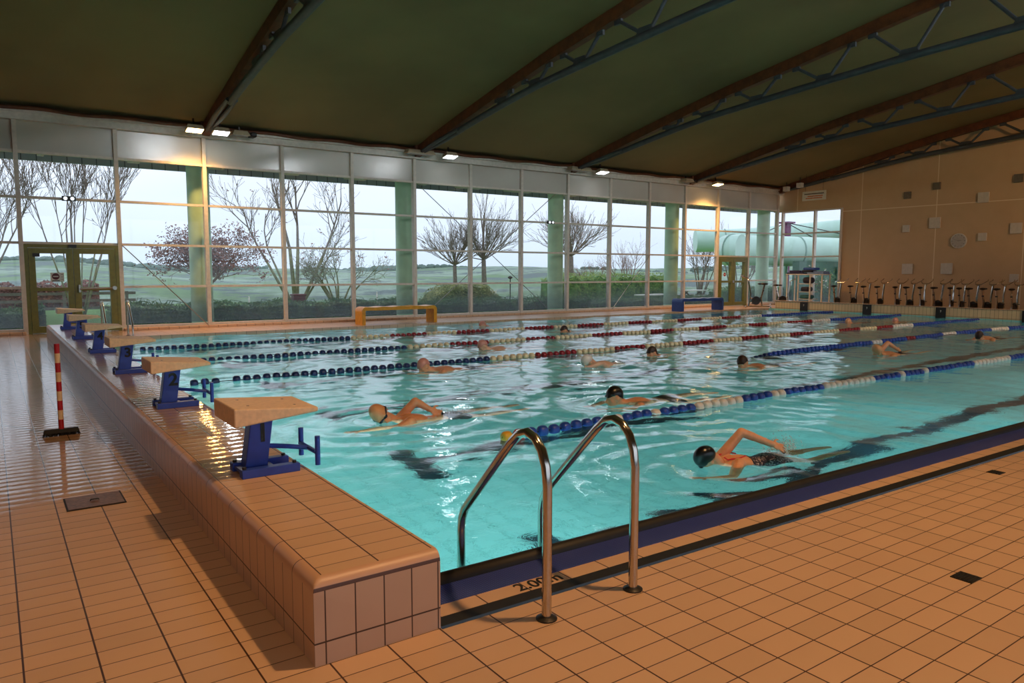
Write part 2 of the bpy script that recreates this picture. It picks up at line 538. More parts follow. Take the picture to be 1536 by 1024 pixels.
# pool edge strips along the near side (each follows the slightly skewed edge)
def strip(name, y0, s0, y1, s1, z, mat, label, cat, x0=0.0, x1=XE, h=0.02, round_=False):
    mb = MB()
    n = 14
    for i in range(n):
        a = x0 + (x1 - x0) * i / n; b = x0 + (x1 - x0) * (i + 1) / n
        f = lambda x, yy, ss: yy + ss * x
        lo = [(a, f(a, y1, s1), z - h), (b, f(b, y1, s1), z - h), (b, f(b, y0, s0), z - h), (a, f(a, y0, s0), z - h)]
        hi = [(p[0], p[1], z) for p in lo]
        mb.hexa(lo, hi)
    return struct(name, mb, mat, label, cat)
mbr = MB()
n = 20
pts = [(XT * i / n, yedge(XT * i / n) - .03, 0.0) for i in range(n + 1)]
mbr.tube(pts, 0.045, 12)
struct('pool_rim', mbr, 'black', 'black rounded rim along the near pool edge', 'pool rim', smooth='all')
strip('overflow_grate', yedge(0) - .06, -.0180, -1.062, -.0190, 0.006, 'grate', 'blue overflow grating along the near pool edge', 'grate', x1=XT + .2, h=.2)
strip('edge_tile_strip', -1.062, -.0190, -1.165, -.0200, 0.004, 'strip_tile', 'single row of tan tiles beside the grating', 'tiles', h=.1)
strip('drain_channel', -1.165, -.0200, -1.24, -.0205, 0.005, 'black', 'black drain channel between grating and deck', 'drain', h=.1)
mb = MB(); mb.box(-.0, XT, YF - .01, YF + .07, -.3, 0.012)
struct('far_pool_edge', mb, 'plat_top', 'pale coping on the far pool edge', 'pool edge', bevel=.005)
text('depth_marking', '2.00m', 0.105, 'black', None, (0.60, -1.125, 0.0055), (0, 0, -.019))
tag(bpy.data.objects['depth_marking'], 'black depth marking on a tan edge tile behind the near ladder', 'marking')

# hidden walls
mb = MB(); mb.box(XL - .2, XL, YN, YW + .2, 0, 8.2); struct('wall_left', mb, 'wall', 'plain wall at the left', 'wall')
mb = MB(); mb.box(XL - .2, XE + .2, YN - .2, YN, 4.4, 8.2); mb.box(XL - .2, XE + .2, YN - .2, YN, 0, .5); mb.box(22.5, XE + .2, YN - .2, YN, .5, 4.4); struct('wall_near', mb, 'wall', 'plain wall behind the viewpoint', 'wall')
# end wall with its window opening
mb = MB()
yy = [YN, -7, -3, 0, 2.5, 4.5, 6, 7.73, 9.77, 12, 13.57]
mb.prism([(y, 0.0) for y in (YN, 13.57)] + [(y, lerp(ARCH, y) + .3) for y in yy[::-1]], 'X', XE, XE + .25)
mb.prism([(13.57, 4.10), (16.9, 4.10), (16.9, lerp(ARCH, 16.6) + .2), (15.4, lerp(ARCH, 15.4) + .3), (13.57, lerp(ARCH, 13.57) + .3)], 'X', XE, XE + .25)
struct('wall_end', mb, 'end_wall', 'beige rendered end wall behind the exercise bikes', 'wall')

# ceiling membrane: an arched sheet bulging slightly between the trusses
mb = MB()
xs = [XL - .2] + [a + (b - a) * k / 8 for a, b in zip(TRX, TRX[1:]) for k in range(8)] + [TRX[-1], XE + .3]
ysn = [YN + (16.62 - YN) * i / 60 for i in range(61)]
def cz(x, y):
    z = lerp(ARCH, y) + 0.03
    for a, b in zip(TRX, TRX[1:]):
        if a <= x <= b:
            z += 0.22 * math.sin(PI * (x - a) / (b - a)) * min(1, (16.62 - y) / 2.5)
    return z
nx = len(xs)
for y in ysn:
    for x in xs:
        mb.v.append((x, y, cz(x, y)))
for j in range(len(ysn) - 1):
    for i in range(nx - 1):
        a = j * nx + i
        mb.f.append((a, a + nx, a + nx + 1, a + 1)); mb.mi.append(0)
o = struct('ceiling', mb, 'ceiling', 'dark olive fabric ceiling', 'ceiling', smooth='all', fix=False)
so = o.modifiers.new('thick', 'SOLIDIFY'); so.thickness = 0.05; so.offset = -1

# roof trusses
WEB = [(11.8, 12.06, 11.48), (10.46, 10.9, 9.95), (8.83, 9.43, 8.21), (6.89, 7.67, 6.22), (4.86, 5.72, 4.16), (2.6, 3.5, 1.8), (0.2, 1.1, -.7)]
TL = [None, 'arched roof truss nearest the viewer, above the pair of lamps', 'second arched roof truss from the left, crossing the top middle', 'third arched roof truss from the left', 'fourth arched roof truss, ending at the right orange lamp', 'arched roof truss running along the beige end wall']
for i, x in enumerate(TRX):
    if TL[i] is None:
        continue
    t = thing('roof_truss', TL[i], 'truss', (x, YW, 0), 0, 'arched roof trusses')
    c = MB()
    ysq = [16.45 - k * 0.55 for k in range(50)]
    pr = [(y - YW, lerp(ARCH, y)) for y in ysq]
    for a, b in zip(pr, pr[1:]):
        c.hexa([(-.09, a[0], a[1] - .24), (.09, a[0], a[1] - .24), (.09, b[0], b[1] - .24), (-.09, b[0], b[1] - .24)],
               [(-.09, a[0], a[1] + .02), (.09, a[0], a[1] + .02), (.09, b[0], b[1] + .02), (-.09, b[0], b[1] + .02)])
    c.build('top_chord', 'truss_wood', t)
    c = MB()
    yb_ = [14.0 - k * 0.6 for k in range(42)]
    c.tube([(0, y - YW, lerp(BCH, y)) for y in yb_], 0.085, 10)
    c.build('bottom_chord', 'truss_steel', t, smooth=True)
    for s in (-.09, .09):
        c = MB()
        c.tube([(s * .4, 16.2 - YW, 4.98), (s, 15.0 - YW, 5.16), (s, 13.85 - YW, 5.32)], [.05, .06, .045], 8)
        c.build('end_strut', 'truss_steel', t, smooth=True)
    for yb2, y1, y2 in WEB:
        zb = lerp(BCH, yb2)
        for yt in (y1, y2):
            c = MB()
            y0 = yb2 + (0.12 if yt > yb2 else -.12)
            c.tube([(0, y0 - YW, zb + .07), (0, yt - YW, lerp(ARCH, yt) - .26)], 0.04, 8)
            c.build('web_strut', 'truss_steel', t, smooth=True)
            c = MB(); c.box(-.03, .03, yt - YW - .10, yt - YW + .10, lerp(ARCH, yt) - .34, lerp(ARCH, yt) - .235)
            c.build('gusset', 'truss_steel', t)
        c = MB(); c.prism([(yb2 - YW - .26, zb), (yb2 - YW + .26, zb), (yb2 - YW + .16, zb + .17), (yb2 - YW - .16, zb + .17)], 'X', -.04, .04)
        c.build('gusset', 'truss_steel', t)
    c = MB(); c.box(-.16, .16, -.36, -.08, 4.95, 5.20); c.build('end_bearing', 'truss_wood', t)

# ------------------------------------------------------------------ window wall
ZT = [1.068, 2.099, 3.132, 4.152]
DOORS = {3: 'left', 15: 'right'}          # bay index -> door
wn = 0
def pane(name, x0, x1, z0, z1, mat, par, y=YW):
    mb = MB(); mb.box(x0, x1, y - .006, y + .006, z0, z1)
    return mb.build(name, mat, par)
for i in range(len(MULL) - 1):
    x0, x1 = MULL[i], MULL[i + 1]
    wn += 1
    door = DOORS.get(i)
    mb = MB()
    z_low = 0.0
    mb.box(x0 - .045, x0 + .045, YW - .10, YW + .06, 0, 4.86)
    if i == len(MULL) - 2:
        mb.box(x1 - .045, x1 + .045, YW - .10, YW + .06, 0, 4.86)
    for z in ZT:
        if door and z < 2.0:
            continue
        mb.box(x0 + .045, x1 - .045, YW - .065, YW + .05, z - .028, z + .028)
    if not door:
        mb.box(x0 + .045, x1 - .045, YW - .07, YW + .05, .06, .12)
    o = mb.build('window_%d' % wn, 'frame')
    tag(o, 'tall window bay %d of the glazed wall' % wn, 'window', None, 'structure')
    zs = [.12] + ZT
    for a, b in zip(zs, zs[1:]):
        if door and b < 2.2:
            continue
        pane('pane', x0 + .045, x1 - .045, a + .028, b - .028, 'glass', o)
    pane('spandrel_panel', x0 + .045, x1 - .045, 4.18, 4.84, 'spandrel', o)

def brace(p, q, label):
    mb = MB(); mb.tube([p, q], .012, 8)
    o = mb.build('bracing_rod', 'steel_dull', smooth=True)
    tag(o, label, 'bracing rod')
brace((MULL[4] + .03, YW - .16, 2.08), (MULL[5] - .03, YW - .16, .03), 'diagonal bracing rod inside the window bay right of the left door')
brace((MULL[12] + .03, YW - .16, .03), (MULL[13] - .03, YW - .16, 2.08), 'diagonal bracing rod rising right, in front of the trimmed box hedge')
brace((9.5, YW + .35, 4.2), (15.1, YW + .35, -.15), 'long bracing rod outside the glass falling right from the second green column')
brace((9.5, YW + .40, -.15), (15.1, YW + .40, 4.2), 'long bracing rod outside the glass rising right to the third green column')

mb = MB()
mb.box(XL, XE, YW - .16, YW + .16, 4.84, 5.0)
mb.box(XL, XE, YW - .24, YW + .16, 5.0, 5.09)
struct('trim_1', mb, 'beam', 'pale beam above the window wall', 'beam')
mb = MB()
pts = [(XL + k * .25, YW - .27 + .02 * math.sin(k * 1.3), 5.10 + .018 * math.sin(k * .9) - .03 * math.sin(PI * ((XL + k * .25 - 3.25) / 6.05 % 1))) for k in range(135)]
mb.tube(pts, .045, 6)
struct('trim_2', mb, 'truss_wood', 'dark brown edging under the ceiling fabric', 'trim', smooth='all')
mb = MB(); 
for a, b in ((XL, MULL[3]), (MULL[4], MULL[15]), (MULL[16], XE)):
    mb.box(a, b, YW - .22, YW + .1, 0.0, 0.06)
struct('baseboard_window', mb, 'strip_tile', 'tiled plinth under the windows', 'baseboard', bevel=.01)
# end window
o = None
mb = MB()
for y in (16.40, 14.82, 13.60):
    mb.box(XE - .08, XE + .08, y - .04, y + .04, 0, 4.10)
for z in (.05, 2.1, 3.12, 4.07):
    mb.box(XE - .06, XE + .06, 13.57, 16.44, z - .03, z + .03)
o = mb.build('window_%d' % (wn + 1), 'frame'); tag(o, 'window in the end wall beside the corner', 'window', None, 'structure')
for a, b in ((13.64, 14.78), (14.86, 16.36)):
    for z0, z1 in ((.08, 2.07), (2.13, 3.09), (3.15, 4.04)):
        mb = MB(); mb.box(XE - .006, XE + .006, a, b, z0, z1); mb.build('pane', 'glass', o)

# doors
def door(idx, x0, x1, side):
    mb = MB()
    y0, y1 = YW - .10, YW + .06
    mb.box(x0 + .045, x0 + .12, y0, y1, 0, 2.07); mb.box(x1 - .12, x1 - .045, y0, y1, 0, 2.07); mb.box(x0 + .12, x1 - .12, y0, y1, 1.99, 2.07)
    o = mb.build('door_%d' % idx, 'door_green'); tag(o, 'green framed glass double door, ' + side, 'door', None, 'structure')
    xm = (x0 + x1) / 2
    for a, b in ((x0 + .125, xm - .005), (xm + .005, x1 - .125)):
        w = .13
        f = MB()
        f.box(a, a + w, y0 - .01, y1 - .02, .02, 1.985); f.box(b - w, b, y0 - .01, y1 - .02, .02, 1.985)
        for z0, z1 in ((.02, .17), (.99, 1.07), (1.86, 1.985)):
            f.box(a + w, b - w, y0 - .01, y1 - .02, z0, z1)
        lf = f.build('door_leaf', 'door_green', o)
        for z0, z1 in ((.17, .99), (1.07, 1.86)):
            pane('pane', a + w, b - w, z0, z1, 'glass', lf)
    return o, xm
d1, xm = door(1, MULL[3], MULL[4], 'near the far end of the starting platform')
mb = MB(); mb.tube([(xm + .1, YW - .2, 1.03), (xm + .83, YW - .2, 1.05)], .018, 8)
mb.box(xm + .08, xm + .12, YW - .2, YW - .1, .95, 1.13); mb.tube([(xm + .83, YW - .24, 1.05), (xm + .83, YW - .1, 1.05)], .05, 10)
mb.build('push_bar', 'steel_dull', d1, smooth=True)
mb = MB(); mb.box(xm - .08, xm + .08, YW - .17, YW - .1, 2.0, 2.07); mb.build('door_closer', 'black_plastic', d1)
mb = MB(); mb.box(xm - .80, xm - .66, YW - .13, YW - .108, 1.78, 1.86); mb.build('latch', 'black_plastic', d1)
d2, xm2 = door(2, MULL[15], MULL[16], 'near the end wall corner')
mb = MB(); mb.box(xm2 - .05, xm2 + .05, YW - .13, YW - .1, .98, 1.08); mb.build('handle', 'steel_dull', d2)
# notices on the doors
def notice(x, z, w, h, label, red=False):
    y = YW - .012
    t = thing('notice', label, 'notice', (x, y, z))
    if not red:
        mb = MB(); mb.box(-w / 2, w / 2, -.006, 0, -h / 2, h / 2); mb.build('board', 'white', t)
    mb = MB(); r = h * (.36 if not red else .5)
    cx = -w * .12 if not red else 0
    mb.lathe([(r, -.010), (r, -.006)], (cx, 0, h * .08 if not red else 0), 'Y', 24); mb.build('disc', 'red' if red else 'dark_red', t)
    mb = MB(); mb.box(cx - r * .7, cx + r * .7, -.013, -.010, (h * .08 if not red else 0) - r * .17, (h * .08 if not red else 0) + r * .17); mb.build('bar', 'white', t)
    if not red:
        mb = MB(); mb.box(cx - r, cx + r, -.009, -.006, -h * .45, -h * .36); mb.build('caption', 'black_plastic', t)
        mb = MB()
        for k in range(3):
            mb.box(w * .27, w * .45, -.009, -.006, h * (.3 - .27 * k) - .004, h * (.3 - .27 * k) + .004)
        mb.build('small_print', 'dark_red', t)
M['dark_red'] = plain('dark_red_print', '#5a1820', 0.5)
notice(xm - .33, 1.31, .27, .21, 'white no-entry notice stuck on the left green door')
notice(xm2 - .45, 1.33, .16, .16, 'small round red no-entry sticker on the right green door', True)
# twin emergency lamps on the transoms
for x, lab in (((MULL[3] + MULL[4]) / 2 - .02, 'twin emergency lamp on the transom above the left door'), ((MULL[10] + MULL[11]) / 2 + .2, 'twin emergency lamp on the transom in front of the rounded trees')):
    t = thing('emergency_lamp', lab, 'emergency lamp', (x, YW - .08, 3.132))
    mb = MB(); mb.box(-.14, .14, -.07, 0, -.05, .06); mb.build('casing', 'black_plastic', t)
    for s in (-.07, .07):
        mb = MB(); mb.lathe([(.042, -.082), (.042, -.07)], (s, 0, .005), 'Y', 14); mb.build('lens', 'sign_glow', t)

# green columns and the overhanging eaves outside
for k, x in enumerate([3.20, 9.28, 15.34, 21.4, 27.4]):
    mb = MB(); mb.tube([(x, 17.25, -.4), (x, 17.25, 4.3)], .28, 28)
    o = mb.build('column', 'column', smooth=True)
    tag(o, ['round green column outside', 'round green column outside, left of the pair of trees', 'round green column outside in front of the right rounded tree', 'round green column outside behind the blue bench', 'round green column outside right of the right door'][k], 'column', 'green columns outside the glass', 'structure')
mb = MB()
mb.box(XL, XE + 1.2, YW + .16, 18.5, 4.36, 4.46)
ov = struct('eaves_soffit', mb, 'white', 'pale soffit of the overhanging eaves', 'eaves')
M['fascia'] = tiles('corrugated_fascia', '#a3b0bc', '#5d6772', 'XZ', 0.33, 9, gx=0.012, gy=0, rough=0.45, offy=-4)
mb = MB(); mb.box(XL, XE + 1.2, 18.45, 18.52, 4.2, 4.55)
struct('eaves_fascia', mb, 'fascia', 'grey metal fascia of the eaves outside', 'fascia')
for i, x in enumerate(MULL[2:]):
    mb = MB(); mb.prism([(16.7, 4.36), (18.3, 4.36), (18.3, 4.30), (16.9, 4.12), (16.7, 4.12)], 'X', x + .5, x + .56)
    o = mb.build('eaves_bracket', 'white'); tag(o, 'white bracket under the eaves outside', 'bracket', 'eaves brackets', 'structure')

# ------------------------------------------------------------------ water
def water():
    nx, ny = 620, 400
    X = np.linspace(0.0, XT - .02, nx)
    V = np.linspace(0, 1, ny)
    gx, gv = np.meshgrid(X, V)
    y0 = -0.813 - 0.0175 * gx - .02
    gy = y0 + (YF - y0) * gv
    rng = np.random.default_rng(5)
    h = np.zeros_like(gx)
    for k in range(70):
        lam = 0.22 * (2.6 / 0.22) ** rng.random()
        a = rng.random() * 2 * np.pi
        kx, ky = 2 * np.pi / lam * np.cos(a), 2 * np.pi / lam * np.sin(a)
        amp = 0.0100 * lam / (2 * np.pi) * (.75 if lam > .7 else .9)
        h += amp * np.sin(kx * gx + ky * gy + rng.random() * 6.28 + 0.6 * np.sin(.7 * gx + rng.random() * 6) + .5 * np.sin(.9 * gy + rng.random() * 6))
    s = np.clip((gx - 6.5) / 5, 0, 1) * np.clip((4.5 - gy) / 3, 0, 1)
    calm = 1 - 0.62 * s
    c2 = np.clip((3.0 - gx) / 1.8, 0, 1) * np.clip((3.6 - gy) / 1.6, 0, 1)
    calm *= 1 - 0.6 * c2
    low = 0.5 + 0.25 * (np.sin(.55 * gx + 1.3 * np.sin(.4 * gy)) + np.sin(.8 * gy + 1.1 * np.sin(.5 * gx + 1)))
    h *= calm * (0.75 + 0.6 * low)
    for sx, sy, st in WAKES:
        d = np.hypot((gx - sx) * .7, gy - sy)
        h += st * .010 * np.exp(-d / .8) * np.sin(d * 2 * np.pi / .33)
    z = ZW + h
    vs = np.stack([gx, gy, z], -1).reshape(-1, 3)
    idx = np.arange(nx * ny).reshape(ny, nx)
    fs = np.stack([idx[:-1, :-1], idx[:-1, 1:], idx[1:, 1:], idx[1:, :-1]], -1).reshape(-1, 4)
    me = bpy.data.meshes.new('water')
    me.vertices.add(len(vs)); me.vertices.foreach_set('co', vs.ravel())
    me.loops.add(len(fs) * 4); me.loops.foreach_set('vertex_index', fs.ravel())
    me.polygons.add(len(fs)); me.polygons.foreach_set('loop_start', np.arange(len(fs)) * 4)
    me.polygons.foreach_set('use_smooth', np.ones(len(fs), bool))
    me.update(calc_edges=True)
    me.materials.append(M['water'])
    o = bpy.data.objects.new('water', me); COL.objects.link(o)
    tag(o, 'rippling turquoise pool water', 'water', None, 'structure')

SWIM = [  # x, y, wake
    (2.95, -.2, 1.6), (1.68, 2.9, 1.3), (4.34, 2.35, 1.2), (8.15, 3.5, .8), (3.84, 6.0, .8), (6.3, 5.07, .9), (8.2, 5.5, .7), (6.2, 8.0, .7), (11.6, 3.2, .8), (16.5, 3.5, .6)]
WAKES = [(x + .25, y, w) for x, y, w in SWIM]
water()

# underwater lamps: the first two near-wall ones match glows, others added for brightness
def add_light(kind, name, loc, energy, color, size=0.2, target=None, parent=None, **kw):
    l = bpy.data.lights.new(name, kind)
    l.energy = energy; l.color = color
    if kind == 'AREA':
        l.shape = 'DISK'; l.size = size
    else:
        l.shadow_soft_size = size
    for k, v in kw.items():
        setattr(l, k, v)
    o = bpy.data.objects.new(name, l); COL.objects.link(o); o.location = loc
    if target is not None:
        o.rotation_euler = (Vector(target) - Vector(loc)).to_track_quat('-Z', 'Y').to_euler()
    if parent is not None:
        o.parent = parent
    return o
for side in (0,):
    for x, e in ((1.5, 72), (7.4, 92), (12.2, 48), (16.9, 40), (21.6, 40)):
        y = yedge(x) if side == 0 else YF
        s = 1 if side == 0 else -1
        t = thing('unseen_underwater_lamp', 'unseen round underwater lamp in the %s pool wall' % ('near' if side == 0 else 'far'), 'underwater lamp', (x, y, -.75 if side == 0 else -1.2), 0, 'underwater lamps')
        mb = MB(); mb.lathe([(.17, 0.0), (.17, .03 * s), (.13, .05 * s)], (0, 0, 0), 'Y', 20); mb.build('bezel', 'steel_dull', t)
        mb = MB(); mb.lathe([(.12, .045 * s), (.11, .06 * s)], (0, 0, 0), 'Y', 20); mb.build('lens', 'lamp_pool', t)
        add_light('AREA', 'unseen_pool_light', (0, .09 * s, 0), e, (.74, .97, 1.0), .3, (0, 2 * s, -.15), t)
for y in (2.4, 5.4, 8.4, 11.4):  # unseen lamps added to brighten the middle of the basin
    t = thing('unseen_underwater_lamp', 'added unseen underwater lamp in the pool wall below the starting blocks', 'underwater lamp', (0, y, -.8), 0, 'added underwater lamps below the blocks')
    mb = MB(); mb.lathe([(.17, 0.0), (.17, .03), (.13, .05)], (0, 0, 0), 'X', 20); mb.build('bezel', 'steel_dull', t)
    mb = MB(); mb.lathe([(.12, .045), (.11, .06)], (0, 0, 0), 'X', 20); mb.build('lens', 'lamp_pool', t)
    add_light('AREA', 'unseen_pool_light', (.09, 0, 0), 40, (.74, .97, 1.0), .3, (2, 0, -.12), t)

# ------------------------------------------------------------------ starting blocks
def make_block():
    t = thing('starting_block', '', 'starting block', (0, 0, PLH), 0, 'numbered starting blocks on the platform')
    # slab: local x from -.43 to .03, y from -.22 to .22, local z above the platform
    b = MB()
    b.hexa([(-.432, -.22, .305), (.032, -.22, .350), (.032, .22, .350), (-.432, .22, .305)],
           [(-.432, -.22, .410), (.032, -.22, .376), (.032, .22, .376), (-.432, .22, .410)])
    b.build('slab', 'slab', t, bevel=.008)
    for x, y in ((-.33, -.11), (-.33, .11), (-.07, -.11), (-.07, .11)):
        z = .410 - (x + .432) / .464 * .034
        b = MB(); b.lathe([(.008, z - .002), (.008, z + .0015)], (x, y, 0), 'Z', 10); b.build('bolt', 'brown_metal', t)
    b = MB()
    b.hexa([(-.338, -.05, .03), (-.212, -.05, .03), (-.212, .05, .03), (-.338, .05, .03)], [(-.296, -.05, .325), (-.170, -.05, .335), (-.170, .05, .335), (-.296, .05, .325)])
    leg = b.build('leg', 'blue', t, bevel=.006)
    for y in (-.115, .085):
        b = MB(); b.box(-.38, -.055, y - .028, y + .028, 0, .048); b.build('base_beam', 'blue', t, bevel=.004)
    b = MB(); b.box(-.37, -.18, -.09, .06, .018, .036); b.build('base_plate', 'blue', t)
    for x, y in ((-.36, -.115), (-.08, -.115), (-.36, .085), (-.08, .085)):
        b = MB(); b.lathe([(.012, .047), (.012, .062)], (x, y, 0), 'Z', 6); b.build('bolt', 'dark_metal', t)
    h = MB()
    h.tube([(-.20, 0, .14), (-.08, 0, .12), (.04, 0, .095)], .014, 8)
    h.tube([(.045, -.14, .095), (.045, .14, .095)], .014, 8)
    hb = h.build('backstroke_bar', 'blue', t, smooth=True)
    for y in (-.14, .14):
        g = MB(); g.tube([(.05, y, .02), (.05, y, .19)], .015, 10); g.build('grip', 'blue', hb, smooth=True)
    return t
BL = ['starting block number 1, nearest, at the near end of the platform', 'starting block number 2, second from the near end', 'starting block number 3, third from the near end', 'starting block number 4, third from the far end', 'starting block number 5, second from the far end by the green door', 'starting block number 6, farthest, in front of the green door']
blk = make_block()
blocks = [blk] + [copy_tree(blk) for _ in range(5)]
for i, b in enumerate(blocks):
    b.location = (0, 0.42 + 2.5 * i, PLH)
    b['label'] = BL[i]
    text('number', str(i + 1), .145, 'black', b, (-.236, -.0512, .225), (PI / 2, 0, 0), extrude=.0006, bold=.0045)

# ------------------------------------------------------------------ ladders
def ladder(name, label, loc, rz, xs=(-.255, .255)):
    t = thing(name, label, 'ladder', loc, rz)
    prof = [(0, 0.0), (0, .35), (0, .58), (.012, .66), (.04, .725), (.085, .768), (.14, .785), (.20, .768), (.26, .72), (.34, .64), (.50, .475), (.66, .31), (.69, .25), (.70, .19), (.70, -.2), (.70, -.9)]
    for x in xs:
        m = MB(); m.tube([(x, y, z) for y, z in prof], .021, 14); ra = m.build('handrail', 'steel', t, smooth=True)
        m = MB(); m.lathe([(.046, 0), (.046, .006), (.03, .014), (.022, .016)], (x, 0, 0), 'Z', 18); m.build('flange', 'dark_metal', ra, smooth=True)
    for k, z in enumerate((-.22, -.5, -.78)):
        m = MB(); m.box(xs[0], xs[1], .655, .735, z - .015, z + .015); m.build('step', 'steel_dull', t, bevel=.005)
    return t
ladder('pool_ladder', 'large stainless steel pool ladder handrails on the near deck', (.665, -1.43, 0), 0)
ladder('pool_ladder', 'distant stainless steel pool ladder in the far left corner', (.80, 14.85, 0), PI)

# ------------------------------------------------------------------ lane ropes
fl = MB(); fl.lathe([(.014, -.048), (.040, -.045), (.054, -.028), (.057, 0), (.054, .028), (.040, .045), (.014, .048)], axis='X', n=14)
FLOAT = {}
for cname, hexc in (('navy', '#182c5c'), ('blue', '#2346a0'), ('cream', '#e3cfa6'), ('white', '#dcd8d4'), ('red', '#8a1420'), ('yellow', '#d8a030'), ('bright_red', '#c03a2a')):
    M['float_' + cname] = plain('float_' + cname, hexc, 0.35, var=0.08)
    o = fl.build('lane_float_' + cname, 'float_' + cname, smooth='all')
    FLOAT[cname] = o.data
    bpy.data.objects.remove(o)
def rope(label, y, sections, x_end, zf=lambda x: ZW + .012, yf=None, gap=(), pitch=.137):
    yf = yf or (lambda x: y)
    x0 = sections[0][0]
    t = thing('lane_rope', label, 'lane rope', (x0, y, ZW), 0, 'lane ropes on the water')
    m = MB(); xs_ = np.linspace(x0 - .05, x_end, 120)
    m.tube([(x - x0, yf(x) - y, zf(x) - ZW) for x in xs_], .006, 5); m.build('cable', 'dark_metal', t, smooth='all')
    n = 0; rest = {}
    x = x0
    rng = random.Random(int(y * 100))
    while x < x_end:
        c = [s[1] for s in sections if s[0] <= x + 1e-6][-1]
        if callable(c): c = c(x)
        if not any(a < x < b for a, b in gap):
            L = (x - x0, yf(x) - y, zf(x) - ZW + rng.uniform(-.006, .006))
            if n < 100:
                o = bpy.data.objects.new('float', FLOAT[c]); COL.objects.link(o); o.parent = t; o.location = L
                o.rotation_euler = (0, rng.uniform(-.06, .06), rng.uniform(-.06, .06))
            else:
                rest.setdefault(c, []).append(L)
            n += 1
        x += pitch
    if rest:
        m = MB(); cs = list(rest)
        for k, c in enumerate(cs):
            for L in rest[c]:
                m.lathe([(.014, -.050), (.046, -.042), (.057, 0), (.046, .042), (.014, .050)], L, 'X', 10, k)
        o = m.build('float', ['float_' + c for c in cs], t, smooth='all'); o['kind'] = 'stuff'
def alt(a, b, n):
    out = []
    x = a; k = 0
    while x < b:
        out.append((x, 'cream' if k % 2 == 0 else 'red')); x += (b - a) / n; k += 1
    return out
tail = [(18.64, 'white'), (19.62, 'blue')]
rope('lane rope between blocks two and three, navy floats then cream and red', 6.587, [(.70, 'navy')] + [(a, c) for a, c in zip((5.43, 6.4, 7.31, 8.24, 9.18, 10.25, 11.19, 12.14, 13.05, 13.97, 14.89, 15.99, 16.98, 17.79), ['cream', 'red'] * 7)] + [(18.64, 'white'), (19.62, 'blue')], 23.85, gap=((1.02, 1.16),))
rope('lane rope between blocks three and four, navy floats then cream and red', 9.087, [(1.1, 'navy')] + [(a, c) for a, c in zip((5.11, 6.07, 7.01, 7.96, 8.89, 9.92, 10.89, 11.84, 12.73, 13.69, 14.77, 15.68, 16.52, 17.49), ['cream', 'red'] * 7)] + tail, 23.9)
rope('farthest lane rope, nearest the window wall', 11.587, [(.85, 'navy')] + [(a, c) for a, c in zip((4.97, 5.94, 6.89, 7.81, 8.75, 9.76, 10.73, 11.63, 12.61, 13.54, 14.55, 15.56, 16.71, 17.6), ['cream', 'red'] * 7)] + tail, 23.9)
rope('nearest lane rope, blue and white floats with a yellow and red end', 1.6, [(2.31, 'yellow'), (2.40, 'bright_red'), (2.52, 'blue'), (3.42, 'white'), (3.80, 'blue'), (4.16, 'white'), (4.33, 'blue'), (4.78, 'white'), (5.65, 'blue'), (6.24, 'white'), (6.45, 'blue'), (7.3, 'white'), (8.5, 'blue'), (9.26, 'white'), (9.42, 'blue'), (9.9, 'white'), (10.0, 'blue'), (11.61, 'white'), (12.9, 'blue'), (15.5, 'white'), (17, 'blue')], 23.9)
def z2(x): return ZW + .012 - (max(0, 10.5 - x) ** 1.5) * .055
rope('slack lane rope between blocks one and two, sinking at its left half', 4.087, [(6.6, 'navy'), (10.0, 'blue'), (13.6, 'white'), (14.0, 'blue'), (15.2, 'red'), (15.6, 'blue'), (17.0, 'white'), (17.6, 'blue'), (19.5, 'white'), (20.5, 'blue')], 23.9, z2, lambda x: 4.25 + .3 * min(1, max(0, x - 7) / 10) - .25 * max(0, x - 20) / 4)

# ------------------------------------------------------------------ benches
def bench(label, mat, x0, x1, y0, y1, h, wave_mat):
    t = thing('bench', label, 'bench', ((x0 + x1) / 2, (y0 + y1) / 2, 0))
    L = (x1 - x0) / 2; D = (y1 - y0) / 2; th = .10; r = .12
    outer = [(-L, 0.0), (-L, h - r)] + [(-L + r - r * math.cos(a), h - r + r * math.sin(a)) for a in (PI / 8, PI / 4, 3 * PI / 8)] + [(-L + r, h)]
    outer_r = [(-x, z) for x, z in outer[::-1]]
    top = [(-L + r + (2 * L - 2 * r) * k / 24, h - .016 * (1 - math.cos(2 * PI * k * 4 / 24)) / 2) for k in range(1, 24)]
    inner = [(L - th, 0.0), (L - th, h - th - .02), (-L + th, h - th - .02), (-L + th, 0.0)]
    mb = MB()
    # seat, built as a strip so the wavy top stays clean
    upper = [(-L + r, h)] + top + [(L - r, h)]
    o = mb
    for a, b in zip(upper, upper[1:]):
        mb.hexa([(a[0], -D, h - th), (b[0], -D, h - th), (b[0], D, h - th), (a[0], D, h - th)], [(a[0], -D, a[1]), (b[0], -D, b[1]), (b[0], D, b[1]), (a[0], D, a[1])])
    s = mb.build('seat', mat, t)
    for sgn in (-1, 1):
        lg = MB()
        poly = [(-L, 0.0), (-L, h - r)] + [(-L + r - r * math.cos(a), h - r + r * math.sin(a)) for a in (PI / 8, PI / 4, 3 * PI / 8)] + [(-L + r, h), (-L + r, h - th), (-L + th, h - th - .02), (-L + th, 0.0)]
        poly = [(x * -sgn, z) for x, z in poly]
        lg.prism(poly, 'Y', -D, D); lg.build('leg', mat, t)
    return t
bench('orange wooden bench with wavy seat at the far pool edge', 'orange', 6.72, 9.03, 14.78, 15.25, .49, 'orange')
bench('dark blue bench with wavy seat at the far pool edge', 'blue_bench', 19.1, 21.42, 14.55, 15.05, .47, 'blue_bench')

